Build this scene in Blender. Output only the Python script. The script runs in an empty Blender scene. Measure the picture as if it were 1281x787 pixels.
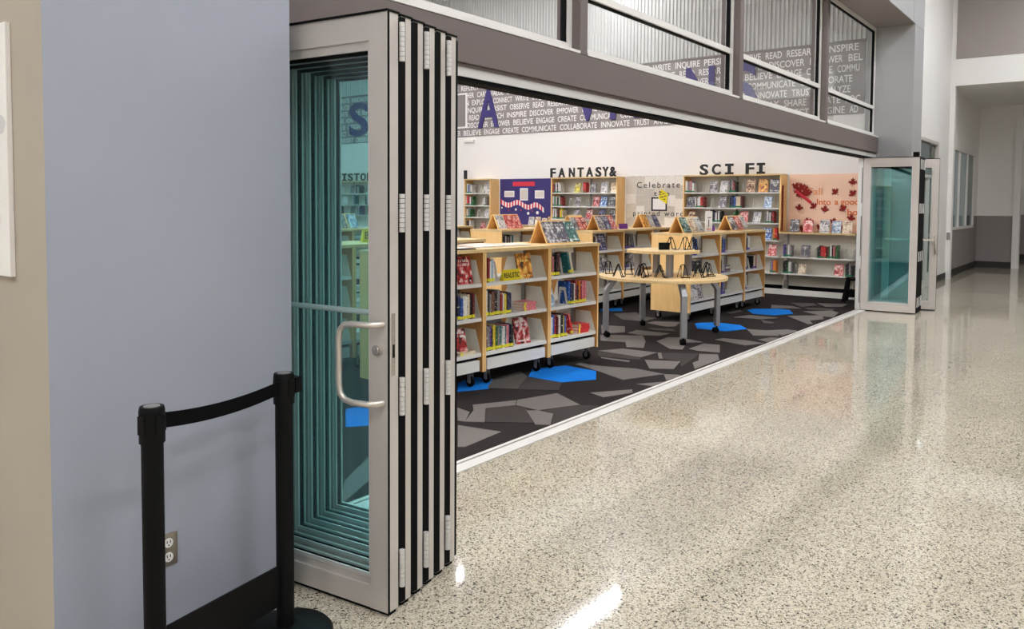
import bpy, math, random
from mathutils import Matrix, Vector
C = bpy.context.scene
COL = C.collection
R = math.radians
RND = random.Random(7)

# ------------------------------------------------------------------ camera
cam_d = bpy.data.cameras.new('camera')
cam_d.sensor_width = 36.0
cam_d.lens = 1004.331 / 1281 * 36.0
cam_d.shift_x = 0.0
cam_d.shift_y = -(393.5 - 302.75) / 1281
cam_d.clip_start = 0.05
cam_d.clip_end = 200
cam = bpy.data.objects.new('camera', cam_d)
COL.objects.link(cam)
YAW, PITCH, ROLL = 0.650872, 0.0483935, 0.00646575
fw = Vector((math.cos(YAW) * math.cos(PITCH), math.sin(YAW) * math.cos(PITCH), -math.sin(PITCH)))
rt = fw.cross(Vector((0, 0, 1))).normalized()
up = rt.cross(fw)
r2 = rt * math.cos(ROLL) + up * math.sin(ROLL)
u2 = -rt * math.sin(ROLL) + up * math.cos(ROLL)
m = Matrix((r2, u2, -fw)).transposed().to_4x4()
m.translation = (0, 0, 1.6)
cam.matrix_world = m
C.camera = cam

# ------------------------------------------------------------------ world, exposure
w = bpy.data.worlds.new('world')
C.world = w
w.use_nodes = True
w.node_tree.nodes['Background'].inputs[0].default_value = (0.9, 0.95, 1.0, 1)
w.node_tree.nodes['Background'].inputs[1].default_value = 0.3
C.view_settings.view_transform = 'Standard'
C.view_settings.look = 'None'
C.view_settings.exposure = 0.85
C.view_settings.gamma = 1.0
C.cycles.transparent_max_bounces = 40
C.cycles.max_bounces = 10
C.cycles.diffuse_bounces = 5
C.cycles.glossy_bounces = 5
LIB_LIGHT = 100.0      # strength of the library's linear lamps
HALL_LIGHT = 31.0     # strength of the corridor's linear lamps

# ------------------------------------------------------------------ materials
def lin(c):
    return tuple(((v / 255) / 12.92 if v / 255 <= 0.04045 else ((v / 255 + 0.055) / 1.055) ** 2.4) for v in c) + (1,)

def mat(name, rgb, rough=0.5, metal=0.0, vary=0.0, scale=6.0, bump=0.0, bscale=80.0, spec=0.5, coat=0.0):
    M = bpy.data.materials.new(name)
    M.use_nodes = True
    nt = M.node_tree
    b = nt.nodes['Principled BSDF']
    b.inputs['Base Color'].default_value = lin(rgb)
    b.inputs['Roughness'].default_value = rough
    b.inputs['Metallic'].default_value = metal
    b.inputs['Specular IOR Level'].default_value = spec
    b.inputs['Coat Weight'].default_value = coat
    if vary or bump:
        tc = nt.nodes.new('ShaderNodeTexCoord')
    if vary:
        n = nt.nodes.new('ShaderNodeTexNoise')
        n.inputs['Scale'].default_value = scale
        n.inputs['Detail'].default_value = 4
        nt.links.new(tc.outputs['Object'], n.inputs['Vector'])
        rmp = nt.nodes.new('ShaderNodeValToRGB')
        rmp.color_ramp.elements[0].position = 0.3
        rmp.color_ramp.elements[1].position = 0.7
        l = lin(rgb)
        rmp.color_ramp.elements[0].color = tuple(max(0, v * (1 - vary)) for v in l[:3]) + (1,)
        rmp.color_ramp.elements[1].color = tuple(min(1, v * (1 + vary)) for v in l[:3]) + (1,)
        nt.links.new(n.outputs['Fac'], rmp.inputs['Fac'])
        nt.links.new(rmp.outputs['Color'], b.inputs['Base Color'])
    if bump:
        n2 = nt.nodes.new('ShaderNodeTexNoise')
        n2.inputs['Scale'].default_value = bscale
        nt.links.new(tc.outputs['Object'], n2.inputs['Vector'])
        bp = nt.nodes.new('ShaderNodeBump')
        bp.inputs['Strength'].default_value = bump
        bp.inputs['Distance'].default_value = 0.01
        nt.links.new(n2.outputs['Fac'], bp.inputs['Height'])
        nt.links.new(bp.outputs['Normal'], b.inputs['Normal'])
    return M

def emis(name, rgb, s):
    M = bpy.data.materials.new(name)
    M.use_nodes = True
    nt = M.node_tree
    nt.nodes.remove(nt.nodes['Principled BSDF'])
    e = nt.nodes.new('ShaderNodeEmission')
    e.inputs[0].default_value = lin(rgb)
    e.inputs[1].default_value = s
    nt.links.new(e.outputs[0], nt.nodes['Material Output'].inputs[0])
    return M

def glass(name, tint, refl=1.0, rough=0.0):
    M = bpy.data.materials.new(name)
    M.use_nodes = True
    nt = M.node_tree
    nt.nodes.remove(nt.nodes['Principled BSDF'])
    t = nt.nodes.new('ShaderNodeBsdfTransparent')
    t.inputs[0].default_value = tuple(tint) + (1,)
    g = nt.nodes.new('ShaderNodeBsdfGlossy')
    g.inputs['Roughness'].default_value = rough
    g.inputs['Color'].default_value = (0.9, 0.97, 0.97, 1)
    lw = nt.nodes.new('ShaderNodeLayerWeight')
    lw.inputs['Blend'].default_value = 0.5
    f = nt.nodes.new('ShaderNodeMath'); f.operation = 'POWER'; f.inputs[1].default_value = 5.0
    nt.links.new(lw.outputs['Facing'], f.inputs[0])
    f2 = nt.nodes.new('ShaderNodeMath'); f2.operation = 'MULTIPLY_ADD'; f2.inputs[1].default_value = 0.9; f2.inputs[2].default_value = 0.035
    nt.links.new(f.outputs[0], f2.inputs[0])
    mu = nt.nodes.new('ShaderNodeMath')
    mu.operation = 'MULTIPLY'
    mu.inputs[1].default_value = refl
    nt.links.new(f2.outputs[0], mu.inputs[0])
    mx = nt.nodes.new('ShaderNodeMixShader')
    nt.links.new(mu.outputs[0], mx.inputs[0])
    nt.links.new(t.outputs[0], mx.inputs[1])
    nt.links.new(g.outputs[0], mx.inputs[2])
    nt.links.new(mx.outputs[0], nt.nodes['Material Output'].inputs[0])
    return M

def wood(name, a, b, rough=0.45):
    M = mat(name, a, rough)
    nt = M.node_tree
    p = nt.nodes['Principled BSDF']
    tc = nt.nodes.new('ShaderNodeTexCoord')
    mp = nt.nodes.new('ShaderNodeMapping')
    mp.inputs['Scale'].default_value = (14, 14, 1.2)
    n = nt.nodes.new('ShaderNodeTexNoise')
    n.inputs['Scale'].default_value = 3.0
    n.inputs['Detail'].default_value = 5
    n.inputs['Distortion'].default_value = 0.6
    r = nt.nodes.new('ShaderNodeValToRGB')
    r.color_ramp.elements[0].position = 0.3
    r.color_ramp.elements[1].position = 0.72
    r.color_ramp.elements[0].color = lin(b)
    r.color_ramp.elements[1].color = lin(a)
    nt.links.new(tc.outputs['Object'], mp.inputs['Vector'])
    nt.links.new(mp.outputs[0], n.inputs['Vector'])
    nt.links.new(n.outputs['Fac'], r.inputs['Fac'])
    nt.links.new(r.outputs['Color'], p.inputs['Base Color'])
    return M

def terrazzo():
    M = mat('terrazzo', (205, 198, 182), 0.06, spec=0.5)
    nt = M.node_tree
    p = nt.nodes['Principled BSDF']
    geo = nt.nodes.new('ShaderNodeNewGeometry')
    def chips(scale, stops):
        v = nt.nodes.new('ShaderNodeTexVoronoi')
        v.inputs['Scale'].default_value = scale
        nt.links.new(geo.outputs['Position'], v.inputs['Vector'])
        s = nt.nodes.new('ShaderNodeSeparateColor')
        nt.links.new(v.outputs['Color'], s.inputs[0])
        r = nt.nodes.new('ShaderNodeValToRGB')
        r.color_ramp.interpolation = 'CONSTANT'
        el = r.color_ramp.elements
        el[0].position = 0; el[0].color = lin(stops[0][1])
        el[1].position = stops[1][0]; el[1].color = lin(stops[1][1])
        for q, c in stops[2:]:
            e = el.new(q); e.color = lin(c)
        nt.links.new(s.outputs[0], r.inputs['Fac'])
        return r, s
    a, sa = chips(200, [(0, (214, 205, 186)), (0.3, (198, 188, 166)), (0.52, (178, 168, 147)), (0.68, (146, 137, 120)), (0.80, (112, 105, 93)), (0.90, (74, 69, 63)), (0.95, (226, 219, 203))])
    b, sb = chips(120, [(0, (212, 202, 182)), (0.5, (192, 181, 156)), (0.8, (112, 104, 92)), (0.92, (64, 60, 55))])
    mx = nt.nodes.new('ShaderNodeMix'); mx.data_type = 'RGBA'
    gt = nt.nodes.new('ShaderNodeMath'); gt.operation = 'GREATER_THAN'; gt.inputs[1].default_value = 0.72
    nt.links.new(sb.outputs[1], gt.inputs[0])
    nt.links.new(gt.outputs[0], mx.inputs[0])
    nt.links.new(a.outputs[0], mx.inputs[6])
    nt.links.new(b.outputs[0], mx.inputs[7])
    # broad drift of the matrix colour between pours
    n = nt.nodes.new('ShaderNodeTexNoise'); n.inputs['Scale'].default_value = 0.8; n.inputs['Detail'].default_value = 3
    nt.links.new(geo.outputs['Position'], n.inputs['Vector'])
    r = nt.nodes.new('ShaderNodeValToRGB')
    r.color_ramp.elements[0].position = 0.3; r.color_ramp.elements[1].position = 0.7
    r.color_ramp.elements[0].color = (0.76, 0.76, 0.76, 1); r.color_ramp.elements[1].color = (0.9, 0.9, 0.9, 1)
    nt.links.new(n.outputs['Fac'], r.inputs['Fac'])
    m2 = nt.nodes.new('ShaderNodeMix'); m2.data_type = 'RGBA'; m2.blend_type = 'MULTIPLY'; m2.inputs[0].default_value = 1
    nt.links.new(mx.outputs[2], m2.inputs[6]); nt.links.new(r.outputs[0], m2.inputs[7])
    nt.links.new(m2.outputs[2], p.inputs['Base Color'])
    return M

def pattern(name, base, mark, mark2, sx, sy, sz, lo, hi, rough=0.4):
    """printed cover: blocks of type / picture in flat ink, different on every copy"""
    M = mat(name, base, rough)
    nt = M.node_tree
    p = nt.nodes['Principled BSDF']
    tc = nt.nodes.new('ShaderNodeTexCoord')
    oi = nt.nodes.new('ShaderNodeObjectInfo')
    mp = nt.nodes.new('ShaderNodeMapping')
    mp.inputs['Scale'].default_value = (sx, sy, sz)
    nt.links.new(tc.outputs['Generated'], mp.inputs['Vector'])
    ad = nt.nodes.new('ShaderNodeVectorMath'); ad.operation = 'ADD'
    ml = nt.nodes.new('ShaderNodeMath'); ml.operation = 'MULTIPLY'; ml.inputs[1].default_value = 37.0
    nt.links.new(oi.outputs['Random'], ml.inputs[0])
    nt.links.new(mp.outputs[0], ad.inputs[0]); nt.links.new(ml.outputs[0], ad.inputs[1])
    n = nt.nodes.new('ShaderNodeTexNoise'); n.inputs['Scale'].default_value = 1.0; n.inputs['Detail'].default_value = 2
    nt.links.new(ad.outputs[0], n.inputs['Vector'])
    r = nt.nodes.new('ShaderNodeValToRGB'); r.color_ramp.interpolation = 'CONSTANT'
    el = r.color_ramp.elements
    el[0].position = 0; el[0].color = lin(mark2)
    el[1].position = lo; el[1].color = lin(base)
    e = el.new(hi); e.color = lin(mark)
    nt.links.new(n.outputs['Fac'], r.inputs['Fac'])
    nt.links.new(r.outputs[0], p.inputs['Base Color'])
    return M

def cover_print(name, base, mark, dark):
    """book front: title lines near the top, a picture below them, a name line at the foot"""
    M_ = mat(name, base, 0.35)
    nt = M_.node_tree
    p = nt.nodes['Principled BSDF']
    N = nt.nodes.new; Lk = nt.links.new
    tc = N('ShaderNodeTexCoord'); oi = N('ShaderNodeObjectInfo')
    ml = N('ShaderNodeMath'); ml.operation = 'MULTIPLY'; ml.inputs[1].default_value = 53.0
    Lk(oi.outputs['Random'], ml.inputs[0])
    def noise(sx, sz, det):
        mp = N('ShaderNodeMapping'); mp.inputs['Scale'].default_value = (sx, 1, sz)
        Lk(tc.outputs['Generated'], mp.inputs['Vector'])
        ad = N('ShaderNodeVectorMath'); ad.operation = 'ADD'
        Lk(mp.outputs[0], ad.inputs[0]); Lk(ml.outputs[0], ad.inputs[1])
        n = N('ShaderNodeTexNoise'); n.inputs['Scale'].default_value = 1.0; n.inputs['Detail'].default_value = det
        Lk(ad.outputs[0], n.inputs['Vector'])
        return n.outputs['Fac']
    pic = N('ShaderNodeValToRGB')
    el = pic.color_ramp.elements
    el[0].position = 0.36; el[0].color = lin(dark)
    el[1].position = 0.52; el[1].color = lin(base)
    e = el.new(0.68); e.color = lin(mark)
    Lk(noise(4, 4, 2.5), pic.inputs['Fac'])
    txt = N('ShaderNodeMath'); txt.operation = 'GREATER_THAN'; txt.inputs[1].default_value = 0.5
    Lk(noise(13, 3, 2), txt.inputs[0])
    sep = N('ShaderNodeSeparateXYZ'); Lk(tc.outputs['Generated'], sep.inputs[0])
    zone = N('ShaderNodeValToRGB'); zone.color_ramp.interpolation = 'CONSTANT'
    ze = zone.color_ramp.elements
    ze[0].position = 0.0; ze[0].color = (0, 0, 0, 1)
    ze[1].position = 0.08; ze[1].color = (1, 1, 1, 1)
    for q, v_ in ((0.14, 0), (0.66, 1), (0.75, 0), (0.79, 1), (0.89, 0)):
        k_ = ze.new(q); k_.color = (v_, v_, v_, 1)
    Lk(sep.outputs['Z'], zone.inputs['Fac'])
    edge = N('ShaderNodeMath'); edge.operation = 'COMPARE'; edge.inputs[1].default_value = 0.5; edge.inputs[2].default_value = 0.4
    Lk(sep.outputs['X'], edge.inputs[0])
    m1 = N('ShaderNodeMath'); m1.operation = 'MULTIPLY'; Lk(zone.outputs[0], m1.inputs[0]); Lk(txt.outputs[0], m1.inputs[1])
    m2 = N('ShaderNodeMath'); m2.operation = 'MULTIPLY'; Lk(m1.outputs[0], m2.inputs[0]); Lk(edge.outputs[0], m2.inputs[1])
    mx = N('ShaderNodeMix'); mx.data_type = 'RGBA'
    Lk(m2.outputs[0], mx.inputs[0]); Lk(pic.outputs[0], mx.inputs[6])
    mx.inputs[7].default_value = lin(mark)
    Lk(mx.outputs[2], p.inputs['Base Color'])
    return M_

M = {}
M['terrazzo'] = terrazzo()
M['carpet'] = mat('carpet_charcoal', (44, 39, 38), 0.95, vary=0.25, scale=160, bump=0.4, bscale=260, spec=0.1)
M['carpet_d'] = mat('carpet_dark_grey', (64, 59, 57), 0.95, vary=0.22, scale=160, bump=0.4, bscale=260, spec=0.1)
M['carpet_m'] = mat('carpet_mid_grey', (88, 83, 79), 0.95, vary=0.2, scale=160, bump=0.4, bscale=260, spec=0.1)
M['carpet_g'] = mat('carpet_light_grey', (112, 106, 102), 0.95, vary=0.2, scale=160, bump=0.4, bscale=260, spec=0.1)
M['carpet_b'] = mat('carpet_blue', (22, 118, 208), 0.95, vary=0.15, scale=160, bump=0.4, bscale=260, spec=0.1)
M['blue_wall'] = mat('wall_blue_grey', (154, 158, 169), 0.7, vary=0.03, scale=1.3)  # bluer tone for the near wall than for the pillar in its plane
M['beige_wall'] = mat('wall_beige', (178, 168, 152), 0.75, vary=0.03, scale=1.3)
M['grey_wall'] = mat('paint_grey', (150, 149, 148), 0.65, vary=0.02, scale=1.5)
M['white_wall'] = mat('paint_white', (240, 236, 231), 0.75, vary=0.015, scale=1.2)
M['hall_white'] = mat('paint_hall_white', (226, 223, 219), 0.7, vary=0.02, scale=1.2)
M['hall_grey'] = mat('paint_hall_grey', (140, 132, 130), 0.7, vary=0.02, scale=1.2)
M['hall_taupe'] = mat('paint_hall_taupe', (150, 141, 138), 0.7, vary=0.03, scale=1.2)
M['fascia'] = mat('paint_taupe_brown', (104, 93, 90), 0.6, vary=0.03, scale=1.5)
M['soffit'] = mat('paint_ceiling', (226, 224, 220), 0.8)
M['rib'] = mat('ribbed_white_metal', (200, 200, 197), 0.5)
M['alu'] = mat('brushed_aluminium', (200, 193, 186), 0.42, metal=0.25, vary=0.03, scale=3)
M['alu_light'] = mat('light_aluminium', (214, 212, 208), 0.4, metal=0.35)
M['black'] = mat('black_rubber', (11, 11, 12), 0.7, spec=0.08)
M['blackmetal'] = mat('black_powder_coat', (8, 8, 9), 0.5, spec=0.15)
M['belt'] = mat('black_webbing', (8, 8, 9), 0.85, bump=0.3, bscale=300, spec=0.1)
M['wframe'] = mat('white_aluminium', (222, 219, 214), 0.45, metal=0.15)
M['threshold'] = mat('threshold_aluminium', (206, 202, 196), 0.5, metal=0.1)
M['teal'] = glass('teal_glass', (0.922, 0.988, 0.991), 0.95)
M['clear'] = glass('clear_glass', (0.975, 0.98, 0.98), 0.7)
M['hallglass'] = glass('grey_glass', (0.5, 0.52, 0.51), 0.7)
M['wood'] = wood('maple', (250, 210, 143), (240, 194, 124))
M['wood_shaded'] = wood('maple_shaded', (206, 150, 82), (190, 134, 68))  # same maple, with the shade inside the bookcases put into its colour
M['woodtop'] = wood('maple_top', (226, 198, 146), (212, 180, 126))
M['shelf'] = mat('white_steel', (226, 224, 217), 0.4)
M['bracket'] = mat('warm_white_steel', (222, 218, 204), 0.45)
M['upright'] = mat('grey_steel', (150, 150, 148), 0.4, metal=0.5)
M['leg'] = mat('silver_paint', (148, 148, 152), 0.38, metal=0.5)
M['chrome'] = mat('satin_chrome', (205, 200, 192), 0.25, metal=0.9)
M['handle'] = mat('satin_nickel', (208, 200, 190), 0.32, metal=0.7)
M['letter'] = mat('black_board', (18, 17, 18), 0.6)
M['navy_board'] = mat('navy_paper', (58, 50, 110), 0.8, vary=0.06, scale=9)
M['red_paper'] = mat('red_paper', (214, 52, 70), 0.8)
M['white_paper'] = mat('white_paper', (236, 232, 230), 0.8)
M['orange_board'] = mat('peach_paper', (250, 210, 182), 0.85, vary=0.03, scale=3)
M['maroon'] = mat('maroon_felt', (138, 28, 22), 0.85, vary=0.25, scale=40)
M['orange_ink'] = mat('orange_letter', (226, 112, 42), 0.7)
M['orange_pale'] = mat('pale_orange_letter', (236, 158, 104), 0.7)
M['yellow'] = mat('yellow_paper', (226, 206, 36), 0.7)
M['greenlabel'] = mat('green_label', (26, 116, 74), 0.6)
M['purplelabel'] = mat('purple_label', (96, 70, 168), 0.6)
M['yellowlabel'] = mat('yellow_label', (226, 216, 50), 0.6)
M['purple'] = mat('purple_card', (110, 48, 140), 0.5, vary=0.25, scale=20)
M['page'] = mat('book_pages', (228, 218, 196), 0.9)
M['band'] = mat('graphic_band_grey', (142, 134, 132), 0.7, vary=0.02, scale=2)
M['bandtext'] = mat('white_vinyl', (240, 237, 234), 0.7)
M['bandnavy'] = mat('navy_vinyl', (76, 66, 124), 0.7)
M['bigletter'] = mat('navy_letter', (58, 48, 112), 0.6)
M['newsprint'] = pattern('newsprint', (222, 212, 200), (176, 168, 162), (232, 226, 214), 3, 30, 60, 0.4, 0.56, 0.9)
M['baseboard'] = mat('black_vinyl_base', (44, 40, 38), 0.6)
M['steelplate'] = mat('outlet_steel', (150, 142, 128), 0.35, metal=0.7)
M['socket'] = mat('white_plastic', (232, 230, 226), 0.4)
for k_, c_ in (('page_a', (216, 207, 192)), ('page_b', (234, 228, 218)), ('page_c', (202, 194, 182))):
    M[k_] = pattern('book_' + k_, c_, tuple(int(v * 0.9) for v in c_), tuple(min(255, int(v * 1.03)) for v in c_), 3, 14, 34, 0.4, 0.56, 0.9)
M['mapwhite'] = pattern('map_paper', (240, 236, 230), (214, 212, 208), (238, 230, 220), 2, 3, 4, 0.36, 0.68, 0.7)
M['lamp_lib'] = emis('lamp_diffuser_library', (250, 250, 255), LIB_LIGHT)
M['lamp_dim'] = emis('lamp_diffuser_dim', (246, 249, 255), 10.0)
M['lamp_hall'] = emis('lamp_diffuser_hall', (246, 249, 255), HALL_LIGHT)

BOOK = {'r': ('dark red', (140, 30, 36)), 'R': ('bright red', (206, 44, 44)), 'm': ('maroon', (96, 34, 38)), 'b': ('blue', (44, 86, 164)),
        'n': ('navy', (30, 36, 82)), 'k': ('black', (30, 28, 30)), 'w': ('white', (226, 222, 216)), 'g': ('grey', (134, 130, 130)),
        't': ('teal', (36, 104, 108)), 'G': ('green', (44, 104, 58)), 'y': ('yellow', (226, 200, 60)), 'o': ('orange', (222, 128, 44)),
        'p': ('pink', (216, 118, 128)), 'v': ('purple', (92, 62, 140)), 'c': ('cream', (222, 208, 178)), 'd': ('brown', (112, 76, 56)),
        's': ('sky-blue', (126, 172, 206))}
CONTRAST = {'r': (236, 214, 190), 'R': (246, 232, 222), 'm': (222, 190, 150), 'b': (232, 236, 242), 'n': (214, 206, 180), 'k': (210, 206, 202),
            'w': (40, 44, 70), 'g': (228, 226, 222), 't': (214, 228, 220), 'G': (226, 220, 170), 'y': (60, 40, 30), 'o': (70, 30, 20),
            'p': (250, 240, 236), 'v': (230, 214, 240), 'c': (110, 60, 40), 'd': (230, 206, 160), 's': (30, 50, 96)}
for k, (nm, rgb) in BOOK.items():
    M['bk_' + k] = pattern('book_cloth_' + nm.replace(' ', '_').replace('-', '_'), rgb, CONTRAST[k], tuple(int(v * 0.8) for v in rgb), 3, 3, 9, 0.33, 0.66)
FACE = {'R': ('red and white', (196, 36, 40), (240, 232, 226), (50, 22, 24)), 'O': ('orange-bordered', (226, 140, 40), (244, 214, 120), (60, 36, 26)),
        'Y': ('yellow', (230, 214, 60), (250, 246, 200), (120, 100, 30)), 'W': ('white', (230, 226, 222), (60, 62, 80), (180, 176, 176)),
        'K': ('black', (36, 34, 38), (206, 202, 200), (80, 70, 90)), 'B': ('blue', (52, 110, 186), (226, 236, 244), (24, 40, 96)),
        'G': ('grey', (128, 122, 126), (222, 216, 214), (52, 46, 50)), 'T': ('teal green', (44, 106, 96), (206, 220, 210), (24, 48, 52)),
        'P': ('pink and red', (222, 110, 104), (246, 226, 214), (170, 40, 44)), 'V': ('purple', (104, 74, 150), (216, 204, 232), (50, 34, 80)),
        'N': ('dark navy', (38, 42, 78), (196, 198, 214), (80, 70, 140)), 'C': ('cream', (226, 208, 176), (150, 84, 52), (240, 230, 212)),
        'D': ('brown', (150, 100, 66), (236, 212, 170), (70, 44, 34)), 'S': ('pale blue', (160, 182, 204), (236, 240, 242), (90, 110, 150))}
for k, (nm, a, b, c) in FACE.items():
    M['fc_' + k] = cover_print('book_front_' + nm.replace(' ', '_').replace('-', '_'), a, b, c)

# ------------------------------------------------------------------ mesh helpers
class MB:
    def __init__(s):
        s.v = []; s.f = []; s.mi = []; s.sm = []
    def add(s, vs, fs, mi=0, smooth=False, xf=None):
        n = len(s.v)
        s.v += [tuple(xf @ Vector(v)) if xf else tuple(v) for v in vs]
        s.f += [tuple(i + n for i in f) for f in fs]
        s.mi += [mi] * len(fs); s.sm += [smooth] * len(fs)
        return s
    def box(s, x0, x1, y0, y1, z0, z1, mi=0, xf=None):
        v = [(x0, y0, z0), (x1, y0, z0), (x1, y1, z0), (x0, y1, z0), (x0, y0, z1), (x1, y0, z1), (x1, y1, z1), (x0, y1, z1)]
        f = [(0, 3, 2, 1), (4, 5, 6, 7), (0, 1, 5, 4), (1, 2, 6, 5), (2, 3, 7, 6), (3, 0, 4, 7)]
        return s.add(v, f, mi, False, xf)
    def prism(s, pts, axis, a, b, mi=0, xf=None):
        """polygon pts in the two other axes, extruded along axis from a to b"""
        def p3(p, t):
            return {'x': (t, p[0], p[1]), 'y': (p[0], t, p[1]), 'z': (p[0], p[1], t)}[axis]
        n = len(pts)
        v = [p3(p, a) for p in pts] + [p3(p, b) for p in pts]
        f = [tuple(range(n))[::-1], tuple(range(n, 2 * n))] + [(i, (i + 1) % n, n + (i + 1) % n, n + i) for i in range(n)]
        return s.add(v, f, mi, False, xf)
    def cyl(s, c, r, h, axis='z', n=16, mi=0, r2=None, xf=None):
        r2 = r if r2 is None else r2
        v = []; f = []
        for k, (rr, t) in enumerate(((r, 0), (r2, h))):
            for i in range(n):
                a = 2 * math.pi * i / n
                p, q = rr * math.cos(a), rr * math.sin(a)
                v.append({'z': (c[0] + p, c[1] + q, c[2] + t), 'x': (c[0] + t, c[1] + p, c[2] + q), 'y': (c[0] + q, c[1] + t, c[2] + p)}[axis])
        s.add(v, [(i, (i + 1) % n, n + (i + 1) % n, n + i) for i in range(n)], mi, True, xf)
        s.add(v, [tuple(range(n))[::-1], tuple(range(n, 2 * n))], mi, False, xf)
        return s
    def tube(s, pts, r, n=8, mi=0, xf=None):
        pts = [Vector(p) for p in pts]
        v = []; L = len(pts)
        ref = None
        for i, p in enumerate(pts):
            d = (pts[min(i + 1, L - 1)] - pts[max(i - 1, 0)]).normalized()
            if ref is None:
                ref = d.orthogonal().normalized()
            ref = (ref - d * ref.dot(d)).normalized()
            b = d.cross(ref)
            for k in range(n):
                a = 2 * math.pi * k / n
                v.append(p + ref * (r * math.cos(a)) + b * (r * math.sin(a)))
        f = []
        for i in range(L - 1):
            for k in range(n):
                f.append((i * n + k, i * n + (k + 1) % n, (i + 1) * n + (k + 1) % n, (i + 1) * n + k))
        s.add(v, f, mi, True, xf)
        s.add(v, [tuple(range(n))[::-1], tuple(range((L - 1) * n, L * n))], mi, False, xf)
        return s
    def mesh(s, name, mats):
        me = bpy.data.meshes.new(name)
        me.from_pydata(s.v, [], s.f)
        for x in mats:
            me.materials.append(x)
        me.polygons.foreach_set('material_index', s.mi)
        me.polygons.foreach_set('use_smooth', s.sm)
        me.update()
        return me
    def obj(s, name, mats, parent=None, bevel=0.0):
        o = link(name, s.mesh(name, mats if isinstance(mats, (list, tuple)) else [mats]), parent)
        if bevel:
            md = o.modifiers.new('bevel', 'BEVEL'); md.width = bevel; md.segments = 2; md.limit_method = 'ANGLE'
        return o

def link(name, data, parent=None, mw=None):
    o = bpy.data.objects.new(name, data)
    COL.objects.link(o)
    if parent:
        o.parent = parent
    if mw is not None:
        o.matrix_world = mw
    return o

def tag(o, label=None, cat=None, group=None, kind=None):
    if label: o['label'] = label
    if cat: o['category'] = cat
    if group: o['group'] = group
    if kind: o['kind'] = kind
    return o

def thing(name, label, cat, loc=(0, 0, 0), rz=0.0, group=None):
    o = bpy.data.objects.new(name, None)
    COL.objects.link(o)
    o.empty_display_size = 0.1
    o.location = loc
    o.rotation_euler = (0, 0, rz)
    return tag(o, label, cat, group)

def struct(o):
    o['kind'] = 'structure'
    return o

def kids(o):
    return [x for x in COL.objects if x.parent == o]

def text_mesh(name, s, size, depth=0.0, bold=0.0, align='LEFT', space=1.0):
    cu = bpy.data.curves.new(name, 'FONT')
    cu.body = s; cu.size = size; cu.extrude = depth; cu.offset = bold
    cu.align_x = align; cu.space_character = space
    cu.resolution_u = 3
    o = bpy.data.objects.new(name, cu)
    COL.objects.link(o)
    dg = bpy.context.evaluated_depsgraph_get()
    me = bpy.data.meshes.new_from_object(o.evaluated_get(dg))
    COL.objects.unlink(o)
    bpy.data.objects.remove(o); bpy.data.curves.remove(cu)
    return me

def xform(me, mtx):
    me.transform(mtx); me.update()
    return me

FACE_MX = Matrix(((0, 0, -1, 0), (-1, 0, 0, 0), (0, 1, 0, 0), (0, 0, 0, 1)))   # text on a wall that faces -X
def flat_text(name, s, loc, size, mtl, parent, depth=0.001, bold=0.0, sx=1.0, align='LEFT', mx=FACE_MX, width=None, space=1.0):
    me = text_mesh(name, s, size, depth, bold, align, space)
    if width:
        xs = [v.co.x for v in me.vertices]
        sx = width / (max(xs) - min(xs))
    xform(me, Matrix.Translation(loc) @ mx @ Matrix.Diagonal((sx, 1, 1, 1)))
    me.materials.clear(); me.materials.append(mtl)
    return link(name, me, parent)

# ================================================================== SETTING
HC = 6.6
YP = 3.08           # plane of the corridor wall beyond the library
JX = 13.52          # far jamb of the library opening
EX = 14.6           # end wall of the library
ZS = 4.36           # soffit over the clerestory

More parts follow.
